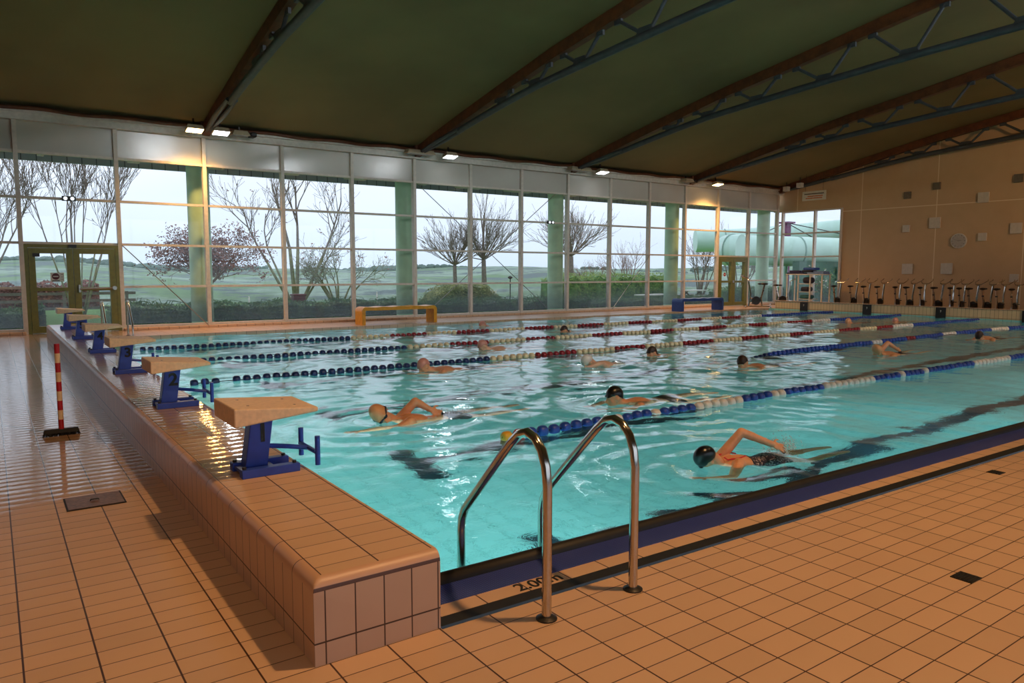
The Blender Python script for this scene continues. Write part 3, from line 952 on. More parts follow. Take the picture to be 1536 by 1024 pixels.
# ------------------------------------------------------------------ deck things
t = thing('deck_brush', 'red and cream striped pole with black brush head standing on the deck', 'brush', (-1.0, 3.86, 0))
mb = MB()
for k in range(9):
    z0, z1 = .06 + k * .0852, .06 + (k + 1) * .0852
    mb.tube([(0, 0, z0), (0, 0, z1)], .022, 14, True, k % 2)
mb.build('pole', ['red', 'cream'], t, smooth=True)
mb = MB(); mb.hexa([(-.14, -.035, .028), (.14, -.035, .028), (.14, .035, .028), (-.14, .035, .028)], [(-.13, -.02, .06), (.13, -.02, .06), (.13, .02, .06), (-.13, .02, .06)]); mb.build('head', 'brush_black', t)
mb = MB()
rg = random.Random(3)
for k in range(260):
    x = rg.uniform(-.135, .135); y = rg.uniform(-.032, .032)
    mb.bar((x, y, .03), (x * 1.06 + rg.uniform(-.008, .008), y * 1.3, .002), .004, .004)
o = mb.build('bristles', 'brush_black', t); o['kind'] = 'stuff'
t = thing('floor_hatch', 'rectangular worn metal hatch set in the left deck tiles', 'hatch', (-.98, 1.52, 0))
mb = MB(); mb.box(-.165, .165, -.15, .15, 0, .004); mb.build('rim', 'black', t)
mb = MB(); mb.box(-.155, .155, -.14, .14, .002, .006); mb.build('cover', 'brown_metal', t)
mb = MB(); mb.tube([(-.025, 0, .006), (-.02, 0, .014), (.02, 0, .014), (.025, 0, .006)], .004, 6); mb.build('handle', 'dark_metal', t)
for (x, y, s, lab) in ((2.34, -2.265, .055, 'small square drain in the near right deck tiles'), (4.55, -1.52, .05, 'smaller drain farther along the right deck beside the drain channel')):
    t = thing('floor_drain', lab, 'drain', (x, y, 0))
    mb = MB(); mb.box(-s, s, -s * .9, s * .9, 0, .004); mb.build('cover', 'dark_metal', t)
    mb = MB()
    for k in range(5):
        mb.box(-s * .8, s * .8, -s * .75 + k * s * .34, -s * .75 + k * s * .34 + s * .14, .003, .006)
    mb.build('slot', 'black', t)

# ------------------------------------------------------------------ floodlights under the eave
def floodlight(x, kind, label, flip=1, second=False):
    t = thing('floodlight', label, 'lamp', (-1.458 + (x + 1.458) * .986, 15.85, 4.885)); t.rotation_euler = (-.3, 0, 0)
    w = .21
    mb = MB(); mb.hexa([(-w, -.15, 0), (w, -.15, 0), (w, .16, .03), (-w, .16, .03)], [(-w * .8, -.1, .13), (w * .8, -.1, .13), (w * .8, .14, .15), (-w * .8, .14, .15)]); mb.build('housing', 'housing', t, bevel=.01)
    mb = MB(); mb.hexa([(-w * .86, -.13, -.008), (w * .86, -.13, -.008), (w * .86, .13, .018), (-w * .86, .13, .018)], [(-w * .86, -.13, .002), (w * .86, -.13, .002), (w * .86, .13, .028), (-w * .86, .13, .028)]); mb.build('lens', 'lamp_orange' if kind == 'o' else 'lamp_white', t)
    mb = MB(); mb.bar((0, .05, .12), (0, .05, .35), .05, .03); mb.build('bracket', 'dark_metal', t)
    if kind == 'o':
        add_light('SPOT', 'flood_light', (0, 0, -.04), 700, (1.0, .50, .14), .12, (0, .35, -3), t, spot_size=math.radians(146), spot_blend=1.0)
    else:
        add_light('SPOT', 'flood_light', (0, 0, -.04), 130, (.82, .93, 1.0), .12, (0, -.9, -3), t, spot_size=math.radians(120), spot_blend=1.0)
floodlight(2.93, 'o', 'glowing orange floodlight at the eave, left of the nearest truss')
floodlight(3.56, 'w', 'glowing white floodlight at the eave, right of the nearest truss')
floodlight(10.31, 'w', 'glowing white floodlight at the eave by the second truss')
floodlight(16.57, 'w', 'glowing white floodlight at the eave by the third truss')
floodlight(22.82, 'o', 'glowing orange floodlight at the eave by the fourth truss')
def box_lamp(x, label, L=.5, dark=True):
    t = thing('unlit_floodlight', label, 'lamp', (x, 16.12, 4.93))
    mb = MB(); mb.hexa([(-L / 2, -.15, 0), (L / 2, -.15, 0), (L / 2, .16, .02), (-L / 2, .16, .02)], [(-L / 2 + .06, -.1, .12), (L / 2 - .06, -.1, .12), (L / 2 - .06, .14, .14), (-L / 2 + .06, .14, .14)]); mb.build('housing', 'housing', t, bevel=.01)
    mb = MB(); mb.bar((0, .1, .12), (0, .1, .23), .05, .03); mb.build('bracket', 'dark_metal', t)
    mb = MB(); mb.box(-L / 2 + .05, L / 2 - .05, -.12, .12, -.006, .004); mb.build('lens', 'steel_dull', t)
    if dark:
        mb = MB(); mb.box(L / 2, L / 2 + .16, -.16, .14, -.02, .10); mb.build('end_box', 'black_plastic', t, bevel=.03)
box_lamp(4.03, 'unlit floodlight with a dark end box beside the nearest white lamp', .45)
box_lamp(9.25, 'unlit pale floodlight housing left of the second truss lamp', .95, False)
box_lamp(15.5, 'unlit pale floodlight housing left of the third truss lamp', .95, False)
box_lamp(21.0, 'unlit dark boxed floodlight at the fourth truss', .5)

# unseen sodium floodlights: first one follows the shadows, the others added for brightness
for x, e in ((2.4, 1050), (8.6, 330), (14.7, 550), (20.8, 1850), (-3.6, 260)):
    t = thing('unseen_sodium_floodlight', 'unseen sodium floodlight hung above the near deck', 'lamp', (x, -2.6, 7.0), 0, 'sodium floodlights above the near deck')
    mb = MB(); mb.box(-.25, .25, -.2, .2, .02, .22); mb.build('housing', 'housing', t, bevel=.02)
    mb = MB(); mb.box(-.2, .2, -.16, .16, .0, .02); mb.build('lens', 'lamp_orange', t)
    mb = MB(); mb.box(-.03, .03, -.03, .03, .2, .6); mb.build('bracket', 'dark_metal', t)
    add_light('SPOT', 'unseen_sodium_light', (0, 0, -.06), e, (1.0, .55, .23), .16, (-.7, 1.1, -3) if x < 5 else ((0, 1.6, -3) if x < 20 else (6, 10, -8)), t, spot_size=math.radians(112), spot_blend=.85)

for x in (5.5, 11.6, 17.8):  # unseen white lamps added to lift the window wall and ceiling
    t = thing('added_white_floodlight', 'added white fill lamp above the near deck aimed across the pool', 'lamp', (x, -3.2, 7.15), 0, 'added white fill lamps above the near deck')
    mb = MB(); mb.box(-.2, .2, -.2, -.02, -.16, .16); mb.build('housing', 'housing', t, bevel=.02)
    mb = MB(); mb.box(-.17, .17, -.02, 0, -.13, .13); mb.build('lens', 'lamp_white', t)
    mb = MB(); mb.box(-.03, .03, -.14, -.08, .16, .34); mb.build('bracket', 'dark_metal', t)
    add_light('SPOT', 'added_white_light', (0, .05, 0), 1000, (.92, .96, 1.0), .16, (0, 17, -3.8), t, spot_size=math.radians(84), spot_blend=.8)

# ------------------------------------------------------------------ end wall fittings
def wpanel(y, z, s, k, lab):
    mb = MB(); mb.box(XE - .06, XE, y - s / 2, y + s / 2, z - s / 2, z + s / 2)
    o = mb.build('wall_panel', 'panel_wall' if k else 'grey_box', bevel=.004)
    tag(o, lab, 'wall panel', 'small square panels on the end wall')
M['grey_box'] = plain('grey_box_paint', '#6f675a', 0.6)
WP = [(10.94, 4.39, .26, 0, 'grey square box on the end wall, upper left of the group'), (9.87, 4.65, .26, 0, 'small grey box on the vertical wall joint near the top'),
      (7.18, 4.67, .28, 0, 'grey square box on the end wall at the upper right'), (8.25, 4.10, .36, 1, 'white square panel on the horizontal wall joint'),
      (9.87, 3.29, .40, 1, 'white square panel on the vertical wall joint'), (10.92, 3.12, .27, 1, 'small pale square panel left of the clock'),
      (7.16, 2.97, .36, 1, 'white square panel right of the clock near the frame edge'), (8.21, 2.71, .28, 1, 'small white square panel just right of the clock'),
      (10.80, 1.57, .40, 1, 'pale square panel low on the wall above the bikes, left'), (9.36, 1.58, .40, 1, 'pale square panel low on the wall above the bikes, second from left'),
      (7.12, 1.25, .28, 1, 'small pale square panel low on the wall at the right')]
for a in WP: wpanel(*a)
t = thing('wall_clock', 'round white wall clock on the beige end wall', 'clock', (XE, 8.99, 2.59))
mb = MB(); mb.lathe([(.27, 0), (.27, -.07), (.245, -.07)], (0, 0, 0), 'X', 32); mb.build('rim', 'white', t, smooth=True)
M['clock_face'] = plain('clock_face', '#b7aea6', 0.5, var=.05)
mb = MB(); mb.lathe([(.25, -.066), (.25, -.072)], (0, 0, 0), 'X', 32); mb.build('dial', 'clock_face', t)
mb = MB()
for k in range(12):
    a = k * PI / 6; mb.bar((-.074, .20 * math.cos(a), .20 * math.sin(a)), (-.074, .23 * math.cos(a), .23 * math.sin(a)), .004, .014)
mb.build('hour_mark', 'dark_metal', t)
mb = MB(); mb.bar((-.077, -.03, 0), (-.077, .19, .06), .004, .02, up=(1, 0, 0)); mb.build('minute_hand', 'black_plastic', t)
mb = MB(); mb.bar((-.079, .02, -.01), (-.079, -.11, .02), .004, .028, up=(1, 0, 0)); mb.build('hour_hand', 'black_plastic', t)
t = thing('hanging_sign', 'white hanging sign board with faint printing, above the end window', 'sign', (26.9, 14.45, 4.62))
mb = MB(); mb.box(-.012, .012, -.54, .54, -.19, .19); mb.build('board', 'white', t)
M['print_grey'] = plain('grey_print', '#55504a', .6); M['print_orange'] = plain('orange_print', '#c9703a', .6)
for z, a, b, m in ((.08, -.45, .45, 'print_grey'), (-.02, -.30, .40, 'print_orange'), (-.10, -.38, .38, 'print_orange')):
    mb = MB()
    y = -a
    mb.box(-.015, -.012, -b, -a, z - .02, z + .02); mb.build('print_line', m, t)
for y in (-.4, .4):
    mb = MB(); mb.tube([(0, y, .19), (0, y, .95)], .006, 6); mb.build('wire', 'dark_metal', t)
for y, z, lab in ((15.85, 5.02, 'small projector lamp under the ceiling at the corner'), (15.2, 5.12, 'small white box under the ceiling left of the hanging sign')):
    t = thing('ceiling_fitting', lab, 'fitting', (27.0, y, z))
    mb = MB(); mb.box(-.1, .1, -.12, .12, -.1, .1); mb.build('body', 'white', t, bevel=.02)
    mb = MB(); mb.tube([(0, 0, .1), (0, 0, .34)], .02, 8); mb.build('stem', 'dark_metal', t)

# ------------------------------------------------------------------ exercise bikes
def make_bike():
    t = thing('exercise_bike', '', 'exercise bike', (0, 0, 0))
    f = MB()   # bike points along +x (handlebar end)
    f.tube([(-.42, 0, .05), (.42, 0, .05)], .025, 8)
    f.tube([(-.16, 0, .05), (-.12, 0, .35), (-.22, 0, .80)], .031, 8)
    f.tube([(.30, 0, .05), (.24, 0, .50), (.32, 0, .92)], .031, 8)
    f.tube([(-.14, 0, .32), (.05, 0, .22), (.27, 0, .40)], .022, 8)
    f.build('frame', 'steel', t, smooth=True)
    for x in (-.42, .42):
        l = MB(); l.tube([(x, -.18, .025), (x, -.14, .05), (x, .14, .05), (x, .18, .025)], .022, 8); l.build('foot_bar', 'steel', t, smooth=True)
    s = MB(); s.ball((-.22, 0, .84), (.13, .085, .04), 14, 8); s.ball((-.08, 0, .84), (.10, .035, .03), 12, 6); s.build('saddle', 'black_plastic', t, smooth=True)
    h = MB()
    h.tube([(.32, -.02, .93), (.30, -.10, .98), (.38, -.17, 1.05), (.52, -.17, 1.10), (.56, -.15, 1.14)], .014, 8)
    h.tube([(.32, .02, .93), (.30, .10, .98), (.38, .17, 1.05), (.52, .17, 1.10), (.56, .15, 1.14)], .014, 8)
    h.tube([(.30, -.12, .98), (.30, .12, .98)], .014, 8)
    h.tube([(.32, 0, .92), (.31, 0, .985)], .02, 8)
    h.build('handlebar', 'steel', t, smooth=True)
    w = MB(); w.lathe([(.05, -.03), (.145, -.035), (.155, 0), (.145, .035), (.05, .03)], (.05, 0, .26), 'Y', 20); fw = w.build('resistance_wheel', 'black_plastic', t, smooth=True)
    for s in (-1, 1):
        p = MB(); p.bar((.05, s * .07, .26), (.05 + .12 * s, s * .07, .26 - .10 * s), .015, .02); p.box(.05 + .12 * s - .05, .05 + .12 * s + .05, s * .13 - .05, s * .13 + .05, .145 if s > 0 else .345, .17 if s > 0 else .37)
        p.build('pedal', 'black_plastic', t)
    k = MB(); k.lathe([(.025, -.03), (.025, .03)], (-.19, 0, .60), 'Y', 10); k.build('knob', 'black_plastic', t)
    return t
bk = make_bike()
ORD = ['first', 'second', 'third', 'fourth', 'fifth', 'sixth', 'seventh', 'eighth', 'ninth', 'tenth', 'eleventh', 'twelfth', 'thirteenth', 'fourteenth', 'fifteenth', 'sixteenth']
BY = [12.55, 11.95, 11.37, 10.79, 10.20, 9.70, 9.24, 8.80, 8.36, 8.0, 7.6, 7.2, 6.77, 6.33]
bikes = [bk] + [copy_tree(bk) for _ in range(len(BY) + 1)]
rg = random.Random(11)
for i, y in enumerate(BY):
    b = bikes[i]
    b.location = (25.75 + rg.uniform(-.15, .12), y, 0.06)
    b.rotation_euler = (0, 0, rg.uniform(-.2, .2)); b['group'] = 'exercise bikes in a row along the end wall'
    b['label'] = 'stainless water exercise bike with black saddle, %s from the window in the end wall row' % ORD[i]
b = bikes[len(BY)]; b.location = (23.75, 14.75, 0); b.rotation_euler = (0, 0, 2.4); b.scale = (1.15,) * 3; b['label'] = 'stainless exercise bike standing at the far pool corner left of the other bikes'
b = bikes[len(BY) + 1]; b.location = (25.15, 14.62, 0.06); b.rotation_euler = (0, 0, -1.0); b['label'] = 'exercise bike beside the storage rack at the far pool corner'
mb = MB(); mb.box(XT + .5, XE, -1.5, 14.1, 0, .06); struct('far_deck', mb, 'floor', 'tiled deck behind the turn wall', 'deck')

# ------------------------------------------------------------------ storage rack with floats
t = thing('storage_rack', 'metal shelf rack holding swim floats by the end window', 'rack', (26.3, 14.18, .06), 0)
for x in (-.28, .28):
    for y in (-.8, -.27, .27, .8):
        if abs(y) < .5 and x > 0: continue
        mb = MB(); mb.box(x - .022, x + .022, y - .022, y + .022, 0, 1.28); mb.build('post', 'white', t)
mb = MB(); mb.box(-.33, .33, -.86, .86, 1.26, 1.30); mb.build('top_board', 'white', t)
for z in (.25, .55, .88):
    mb = MB(); mb.box(-.28, .28, -.27 if z != .55 else -.27, .27, z, z + .025); mb.build('shelf', 'white', t)
mb = MB(); mb.box(-.28, .28, -.8, .8, .06, .09); mb.build('shelf', 'white', t)
for (m, hx) in (('mat_blue', '#2f56a8'), ('mat_dark', '#26263a'), ('mat_pale', '#7f98c4'), ('mat_violet', '#39355c'), ('mat_green', '#2b6a70')):
    M[m] = plain(m, hx, .6, var=.15)
def soft(name, label, cat, m, x, y, z, sx, sy, sz, rz=0, group=None):
    mb = MB(); mb.box(-sx / 2, sx / 2, -sy / 2, sy / 2, 0, sz)
    o = mb.build(name, m, bevel=min(sz, sx, sy) * .42); o.modifiers['bevel'].segments = 4
    o.location = (x, y, z); o.rotation_euler = (0, 0, rz)
    tag(o, label, cat, group)
soft('foam_mat', 'pale blue foam mat, bottom of the pile at the right end of the rack top', 'foam mat', 'mat_pale', 26.3, 13.72, 1.36, .55, .72, .07, .05)
soft('foam_mat', 'violet grey foam mat, bottom of the pile at the left end of the rack top', 'foam mat', 'mat_violet', 26.3, 14.62, 1.36, .55, .82, .06, -.04)
soft('foam_board', 'dark foam board in the middle of the rack top', 'foam board', 'mat_dark', 26.28, 14.12, 1.43, .45, .45, .09, .1)
soft('foam_board', 'bright blue foam board topmost on the rack', 'foam board', 'mat_blue', 26.25, 14.02, 1.523, .42, .52, .10, -.05)
soft('foam_board', 'dark blue foam board leaning flat at the left of the rack top', 'foam board', 'mat_violet', 26.3, 14.72, 1.42, .4, .5, .09, .1)
soft('foam_board', 'pale foam board upper right on the rack top', 'foam board', 'mat_pale', 26.32, 13.62, 1.43, .4, .48, .05, 0)
soft('kit_bag', 'dark bag on the upper rack shelf', 'bag', 'mat_dark', 26.25, 14.12, .97, .36, .42, .26)
soft('kit_bag', 'dark bag on the middle rack shelf', 'bag', 'mat_dark', 26.25, 14.2, .64, .36, .40, .19)
soft('float_pile', 'teal float on the lower rack shelf', 'float', 'mat_green', 26.25, 14.18, .34, .36, .5, .16)

# ------------------------------------------------------------------ swimmers
M['skin'] = plain('skin_warm', '#d99a72', 0.42, var=0.08, scale=14, Subsurface_Weight=0.08)
M['skin_pale'] = plain('skin_pale', '#dcab8c', 0.42, var=0.08, scale=14, Subsurface_Weight=0.08)
M['cap_black'] = plain('black_swim_cap', '#0d0c0d', 0.28, var=0.2)
M['cap_tan'] = plain('tan_swim_cap', '#d79a6c', 0.4, var=0.06)
M['cap_white'] = plain('white_swim_cap', '#d9cfc6', 0.35, var=0.06)
M['cap_brown'] = plain('dark_brown_hair', '#3a2418', 0.5, var=0.3)
M['cap_pink'] = plain('pink_swim_cap', '#c98878', 0.4, var=0.08)
M['trunks'] = plain('dark_swim_trunks', '#15161f', 0.6)
M['strap_red'] = plain('red_strap', '#c8202a', 0.5)
M['lip'] = plain('lip', '#9a4a42', 0.4); M['goggle'] = plain('goggle_lens', '#1c2030', 0.12); M['goggle_strap'] = plain('goggle_strap', '#2a2630', 0.4)
def suit_mat():
    t = NT('patterned_swimsuit')
    v = t.n('TexVoronoi'); v.inputs['Scale'].default_value = 42
    t.l(t.n('TexCoord').outputs['Object'], v.inputs['Vector'])
    c = t.mix(t.ramp(v.outputs['Distance'], .30, .40, 1, 0), lin('#1b1730'), lin('#a89a9c'))
    return t.done(t.principled(c, .5))
M['suit'] = suit_mat()

def capsule(mb, p, q, r0, r1, n=12):
    p = Vector(p); q = Vector(q); L = (q - p).length; d = (q - p).normalized() if L > 1e-6 else Vector((1, 0, 0))
    pts = []; rr = []
    for a in (.02, .35, .7, 1.0):
        pts.append(p - d * r0 * math.cos(a * PI / 2)); rr.append(max(.001, r0 * math.sin(a * PI / 2)))
    for a in (1.0, .7, .35, .02):
        pts.append(q + d * r1 * math.cos(a * PI / 2)); rr.append(max(.001, r1 * math.sin(a * PI / 2)))
    mb.tube(pts, rr, n)

def limb(mb, pts, rads):
    for a, b, r0, r1 in zip(pts, pts[1:], rads, rads[1:]):
        capsule(mb, a, b, r0, r1)

def hand(mb, wrist, direc, normal, s=1.0, curl=.25):
    w = Vector(wrist); d = Vector(direc).normalized(); n = Vector(normal); n = (n - d * n.dot(d)).normalized(); sd = d.cross(n)
    rot = Matrix((d, sd, n)).transposed()
    mb.ball(w + d * .052 * s, (.056 * s, .042 * s, .017 * s), 12, 8, rot)
    for k, (o, L) in enumerate(((-.031, .066), (-.0105, .077), (.0105, .073), (.031, .056))):
        b = w + d * .088 * s + sd * o * s
        sp = sd * (o * 1.1)
        m1 = b + (d + sp * 6).normalized() * L * .5 * s - n * curl * .010
        m2 = m1 + (d + sp * 4 - n * curl).normalized() * L * .5 * s
        limb(mb, (b, m1, m2), (.0095 * s, .0088 * s, .0075 * s))
    b = w + d * .03 * s - sd * .036 * s
    m1 = b + (d * .6 - sd * .75).normalized() * .036 * s; m2 = m1 + (d * .9 - sd * .35).normalized() * .03 * s
    limb(mb, (b, m1, m2), (.012 * s, .0105 * s, .0085 * s))

def swimmer(label, loc, yaw, pose, skin, cap, extra=(), vox=.012, suit='trunks', s=1.0):
    """local frame: head at the origin, heading to -x, feet to +x, z measured from the water level"""
    mb = MB()
    up, face = Vector(pose['up']).normalized(), Vector(pose['face'])
    face = (face - up * face.dot(up)).normalized(); sd = up.cross(face)
    H = Vector((0, 0, pose.get('hz', .05)))
    rot = Matrix((face, sd, up)).transposed()
    h = lambda a, b, c: H + face * a + sd * b + up * c
    mb.ball(h(-.008, 0, .02), (.098, .078, .102), 20, 14, rot)
    mb.ball(h(.026, 0, -.05), (.064, .060, .070), 16, 10, rot)
    mb.ball(h(.058, 0, -.098), (.026, .03, .022), 10, 8, rot)
    limb(mb, (h(.088, 0, .0), h(.108, 0, -.04)), (.009, .016))
    for e in (-1, 1):
        mb.ball(h(.080, e * .032, .022), (.016, .026, .010), 10, 6, rot)
        mb.ball(h(.078, e * .033, .0), (.012, .015, .010), 10, 6, rot)
        mb.ball(h(-.005, e * .078, -.012), (.020, .011, .033), 10, 8, rot)
        mb.ball(h(.055, e * .045, -.035), (.025, .02, .025), 10, 6, rot)
    limb(mb, (h(.086, -.02, -.072), h(.092, 0, -.070), h(.086, .02, -.072)), (.007, .009, .007))
    nb = Vector(pose.get('neck', (.21, 0, -.035)))
    limb(mb, (h(-.03, 0, -.06), nb), (.052, .06))
    roll = pose.get('roll', 0.0)
    R = Matrix.Rotation(roll, 3, 'X')
    tz = pose.get('tz', -.075)
    ch = Vector((.36, 0, tz)); wa = Vector((.58, 0, tz - .035)); pe = Vector((.78, 0, tz - .07))
    mb.ball(Vector((.27, 0, tz + .012)), (.11, .165, .085), 18, 12, R)
    mb.ball(ch, (.20, .165, .108), 20, 12, R)
    mb.ball(wa, (.20, .135, .095), 20, 12, R)
    mb.ball(pe, (.17, .165, .115), 20, 12, R)
    sh = {}
    for e, nm in ((-1, 'l'), (1, 'r')):
        S = Vector((.255, 0, tz + .015)) + R @ Vector((0, e * .165, .01))
        sh[nm] = S
        mb.ball(S, (.066, .062, .062), 12, 8)
        A = pose[nm]
        pts = [S] + [Vector(p) for p in A]
        limb(mb, pts[:3], (.056, .043, .029))
        capsule(mb, pts[1] + (pts[2] - pts[1]) * .25, pts[1] + (pts[2] - pts[1]) * .4, .041, .04)
        d = (pts[3] - pts[2]) if len(pts) > 3 else (pts[2] - pts[1])
        hand(mb, pts[2], d, pose.get('n' + nm, (0, 0, 1)), s=1.0)
    for e in (-1, 1):
        hp = pe + R @ Vector((.06, e * .085, 0))
        k = hp + Vector((.42, e * .03 * 1, -.06 + .07 * e)); a = k + Vector((.40, 0, -.03 - .05 * e)); f = a + Vector((.17, 0, -.02))
        limb(mb, (hp, k, a), (.088, .058, .036))
        capsule(mb, k + (a - k) * .25, k + (a - k) * .35, .056, .054)
        capsule(mb, a, f, .040, .028)
    me = bpy.data.meshes.new('person')
    me.from_pydata(mb.v, [], mb.f)
    tmp = bpy.data.objects.new('tmp', me); COL.objects.link(tmp)
    rm = tmp.modifiers.new('r', 'REMESH'); rm.mode = 'VOXEL'; rm.voxel_size = vox
    sm = tmp.modifiers.new('s', 'SMOOTH'); sm.iterations = 3; sm.factor = .5
    dg = bpy.context.evaluated_depsgraph_get()
    body = bpy.data.meshes.new_from_object(tmp.evaluated_get(dg))
    bpy.data.objects.remove(tmp)
    body.polygons.foreach_set('use_smooth', [True] * len(body.polygons))
    body.materials.clear(); body.materials.append(M[skin])
    o = bpy.data.objects.new('person', body); COL.objects.link(o)
    o.location = (loc[0], loc[1], ZW); o.rotation_euler = (0, 0, yaw); o.scale = (s, s, s)
    tag(o, label, 'person', 'swimmers in the pool')
    co_ = [v.co.copy() for v in body.vertices]; no_ = [v.normal.copy() for v in body.vertices]
    def shell(name, mat, pred, off):
        keep = [p for p in body.polygons if all(pred(co_[i]) for i in p.vertices)]
        idx = {}; vs = []; fs = []
        for p in keep:
            f = []
            for i in p.vertices:
                if i not in idx:
                    idx[i] = len(vs); vs.append(co_[i] + no_[i] * off)
                f.append(idx[i])
            fs.append(f)
        if not fs: return None
        m = bpy.data.meshes.new(name); m.from_pydata([tuple(v) for v in vs], [], fs); m.materials.append(M[mat])
        m.polygons.foreach_set('use_smooth', [True] * len(m.polygons))
        c = bpy.data.objects.new(name, m); COL.objects.link(c); c.parent = o
        sl = c.modifiers.new('t', 'SOLIDIFY'); sl.thickness = off * .8; sl.offset = -.8
        return c
    def in_head(c, lim=.19):
        return (c - H).length < lim
    if cap:
        def pc(c):
            q = c - H
            return in_head(c, .16) and q.dot(up) > .028 - .85 * (-q.dot(face)) * (1 if q.dot(face) < 0 else -.25) and q.dot(up) > -.055
        shell('swim_cap' if not cap.startswith('cap_brown') else 'hair', cap, pc, .006)
    if 'goggles' in extra:
        def pg(c):
            q = c - H
            return in_head(c, .14) and abs(q.dot(up) - .004) < .012
        g = shell('goggles', 'goggle_strap', pg, .009)
        for e in (-1, 1):
            m = MB(); m.ball(h(.090, e * .033, .003), (.014, .027, .020), 12, 8, rot); m.build('goggle_lens', 'goggle', g, smooth='all')
    if suit:
        if suit == 'suit':
            shell('swimsuit', 'suit', lambda c: .46 < c.x < .93 and c.z < .035, .005)
            for e in (-1, 1):
                m = MB()
                pts = []
                for k in range(9):
                    u = k / 8
                    x = .17 + .27 * u; yl = e * (.06 + .035 * math.sin(u * PI))
                    # lay the strap on the back surface
                    best = max((c for c in co_ if abs(c.x - x) < .02 and abs(c.y - yl) < .02 and c.z < .045 + .02 * (c.x < .25)), key=lambda c: c.z, default=None)
                    if best is not None:
                        pts.append(Vector((x, yl, best.z + .004)))
                if len(pts) > 2:
                    m.tube(pts, .0065, 6); m.build('shoulder_strap', 'strap_red', o, smooth='all')
        else:
            shell('swim_trunks', suit, lambda c: .72 < c.x < 1.0 and c.z < .02, .006)
    return o

def crawl(rec='r', elbow=(.50, .05, .20), wrist=(.80, .02, .07), tip=(.97, .0, .0), face=(-.4, 0, -.9), up=(-.9, 0, .4), ext=None, **kw):
    e = 1 if rec == 'r' else -1
    oth = 'l' if rec == 'r' else 'r'
    f = ext or ((-.02, -.20 * e, -.09), (-.30, -.16 * e, -.08), (-.45, -.14 * e, -.06))
    p = {rec: (elbow, wrist, tip), oth: f, 'face': face, 'up': up, 'n' + rec: (0, -e, .4)}
    p.update(kw)
    return p
def breast(face=(-1, 0, -.15), up=(-.15, 0, 1), hz=.075, **kw):
    p = {'l': ((.05, -.27, -.12), (-.20, -.16, -.10), (-.36, -.10, -.09)), 'r': ((.05, .27, -.12), (-.20, .16, -.10), (-.36, .10, -.09)), 'face': face, 'up': up, 'hz': hz, 'neck': (.17, 0, -.03), 'tz': -.09}
    p.update(kw)
    return p

swimmer('nearest swimmer in black cap and red strapped patterned swimsuit, raising a bent arm', (3.04, -.07), -.10,
        crawl('r', (.47, .03, .245), (.78, -.06, .115), (.95, -.10, .05), face=(-.25, .45, -.85), up=(-.92, -.1, .3), hz=.075, tz=-.055, roll=-.25,
              ext=((.05, -.28, -.09), (-.22, -.25, -.065), (-.38, -.2, -.05)), nr=(.2, -.8, .5)), 'skin', 'cap_black', vox=.0065, suit='suit', s=.88)
swimmer('swimmer in tan cap and goggles breathing to the side, arm lifted, below the middle ropes', (1.66, 2.88), .05,
        crawl('r', (.44, .06, .16), (.60, .02, .06), (.72, 0, .0), face=(-.05, -.75, -.35), up=(-.85, -.15, .5), hz=.085, tz=-.06, roll=-.2), 'skin', 'cap_tan', ('goggles',), vox=.008)
swimmer('swimmer in a black cap facing away, beside the nearest lane rope', (4.34, 2.35), -.05, breast(face=(-.9, .3, -.3), up=(-.2, .05, 1), tz=-.07), 'skin', 'cap_black', vox=.01)
swimmer('swimmer with dark hair below the tall sky reflection, right of the pool middle', (8.15, 3.5), 0, breast(face=(-.8, -.4, -.4), up=(-.3, 0, 1), tz=-.06), 'skin', 'cap_brown', vox=.012)
swimmer('bare-headed swimmer under the navy lane rope at the left', (3.84, 6.0), 0, breast(face=(-.8, -.2, -.6), up=(-.5, 0, .9), tz=-.05), 'skin', 'cap_pink', vox=.012)
swimmer('swimmer in a white cap with splashes, left of the dark lane line', (6.3, 5.07), .05, crawl('l', (.12, -.2, .05), (-.15, -.16, 0), (-.3, -.15, -.03), face=(-.5, .3, -.8), up=(-.9, 0, .4), hz=.07, tz=-.05), 'skin_pale', 'cap_white', vox=.012)
swimmer('swimmer with only head and shoulders out, below the cream and red rope', (8.2, 5.5), 0, breast(hz=.045, tz=-.10), 'skin', 'cap_brown', vox=.014)
swimmer('swimmer between the second and third ropes from the window, head low', (6.2, 8.0), 0, breast(face=(-.8, 0, -.6), up=(-.5, 0, .9), tz=-.05), 'skin_pale', 'cap_pink', vox=.014)
swimmer('far swimmer in front of the orange bench end, only the head visible', (9.5, 13.1), 0, breast(hz=.025, tz=-.13), 'skin_pale', 'cap_pink', vox=.016)
swimmer('far swimmer between the two ropes nearest the windows, only the head visible', (10.25, 10.5), 0, breast(hz=.025, tz=-.13), 'skin', 'cap_brown', vox=.016)
swimmer('crawl swimmer at the right with one elbow raised between two blue ropes', (11.6, 3.2), 0, crawl('r', (.52, .1, .19), (.80, .05, .05), (.96, .05, .0), face=(-.3, -.8, -.3), up=(-.8, -.1, .6), hz=.09, tz=-.05), 'skin', 'cap_tan', vox=.012)
swimmer('swimmer near the right frame edge with a wet back', (16.5, 3.55), 0, breast(face=(-.7, 0, -.7), up=(-.7, 0, .7), tz=-.04), 'skin', 'cap_brown', vox=.014)
swimmer('distant swimmer before the turn wall, left of the other distant head', (19.0, 8.1), 0, breast(hz=.025, tz=-.13), 'skin', 'cap_tan', vox=.018)
swimmer('distant swimmer before the turn wall, right of the other distant head', (20.5, 7.5), 0, breast(hz=.025, tz=-.13), 'skin', 'cap_pink', vox=.018)

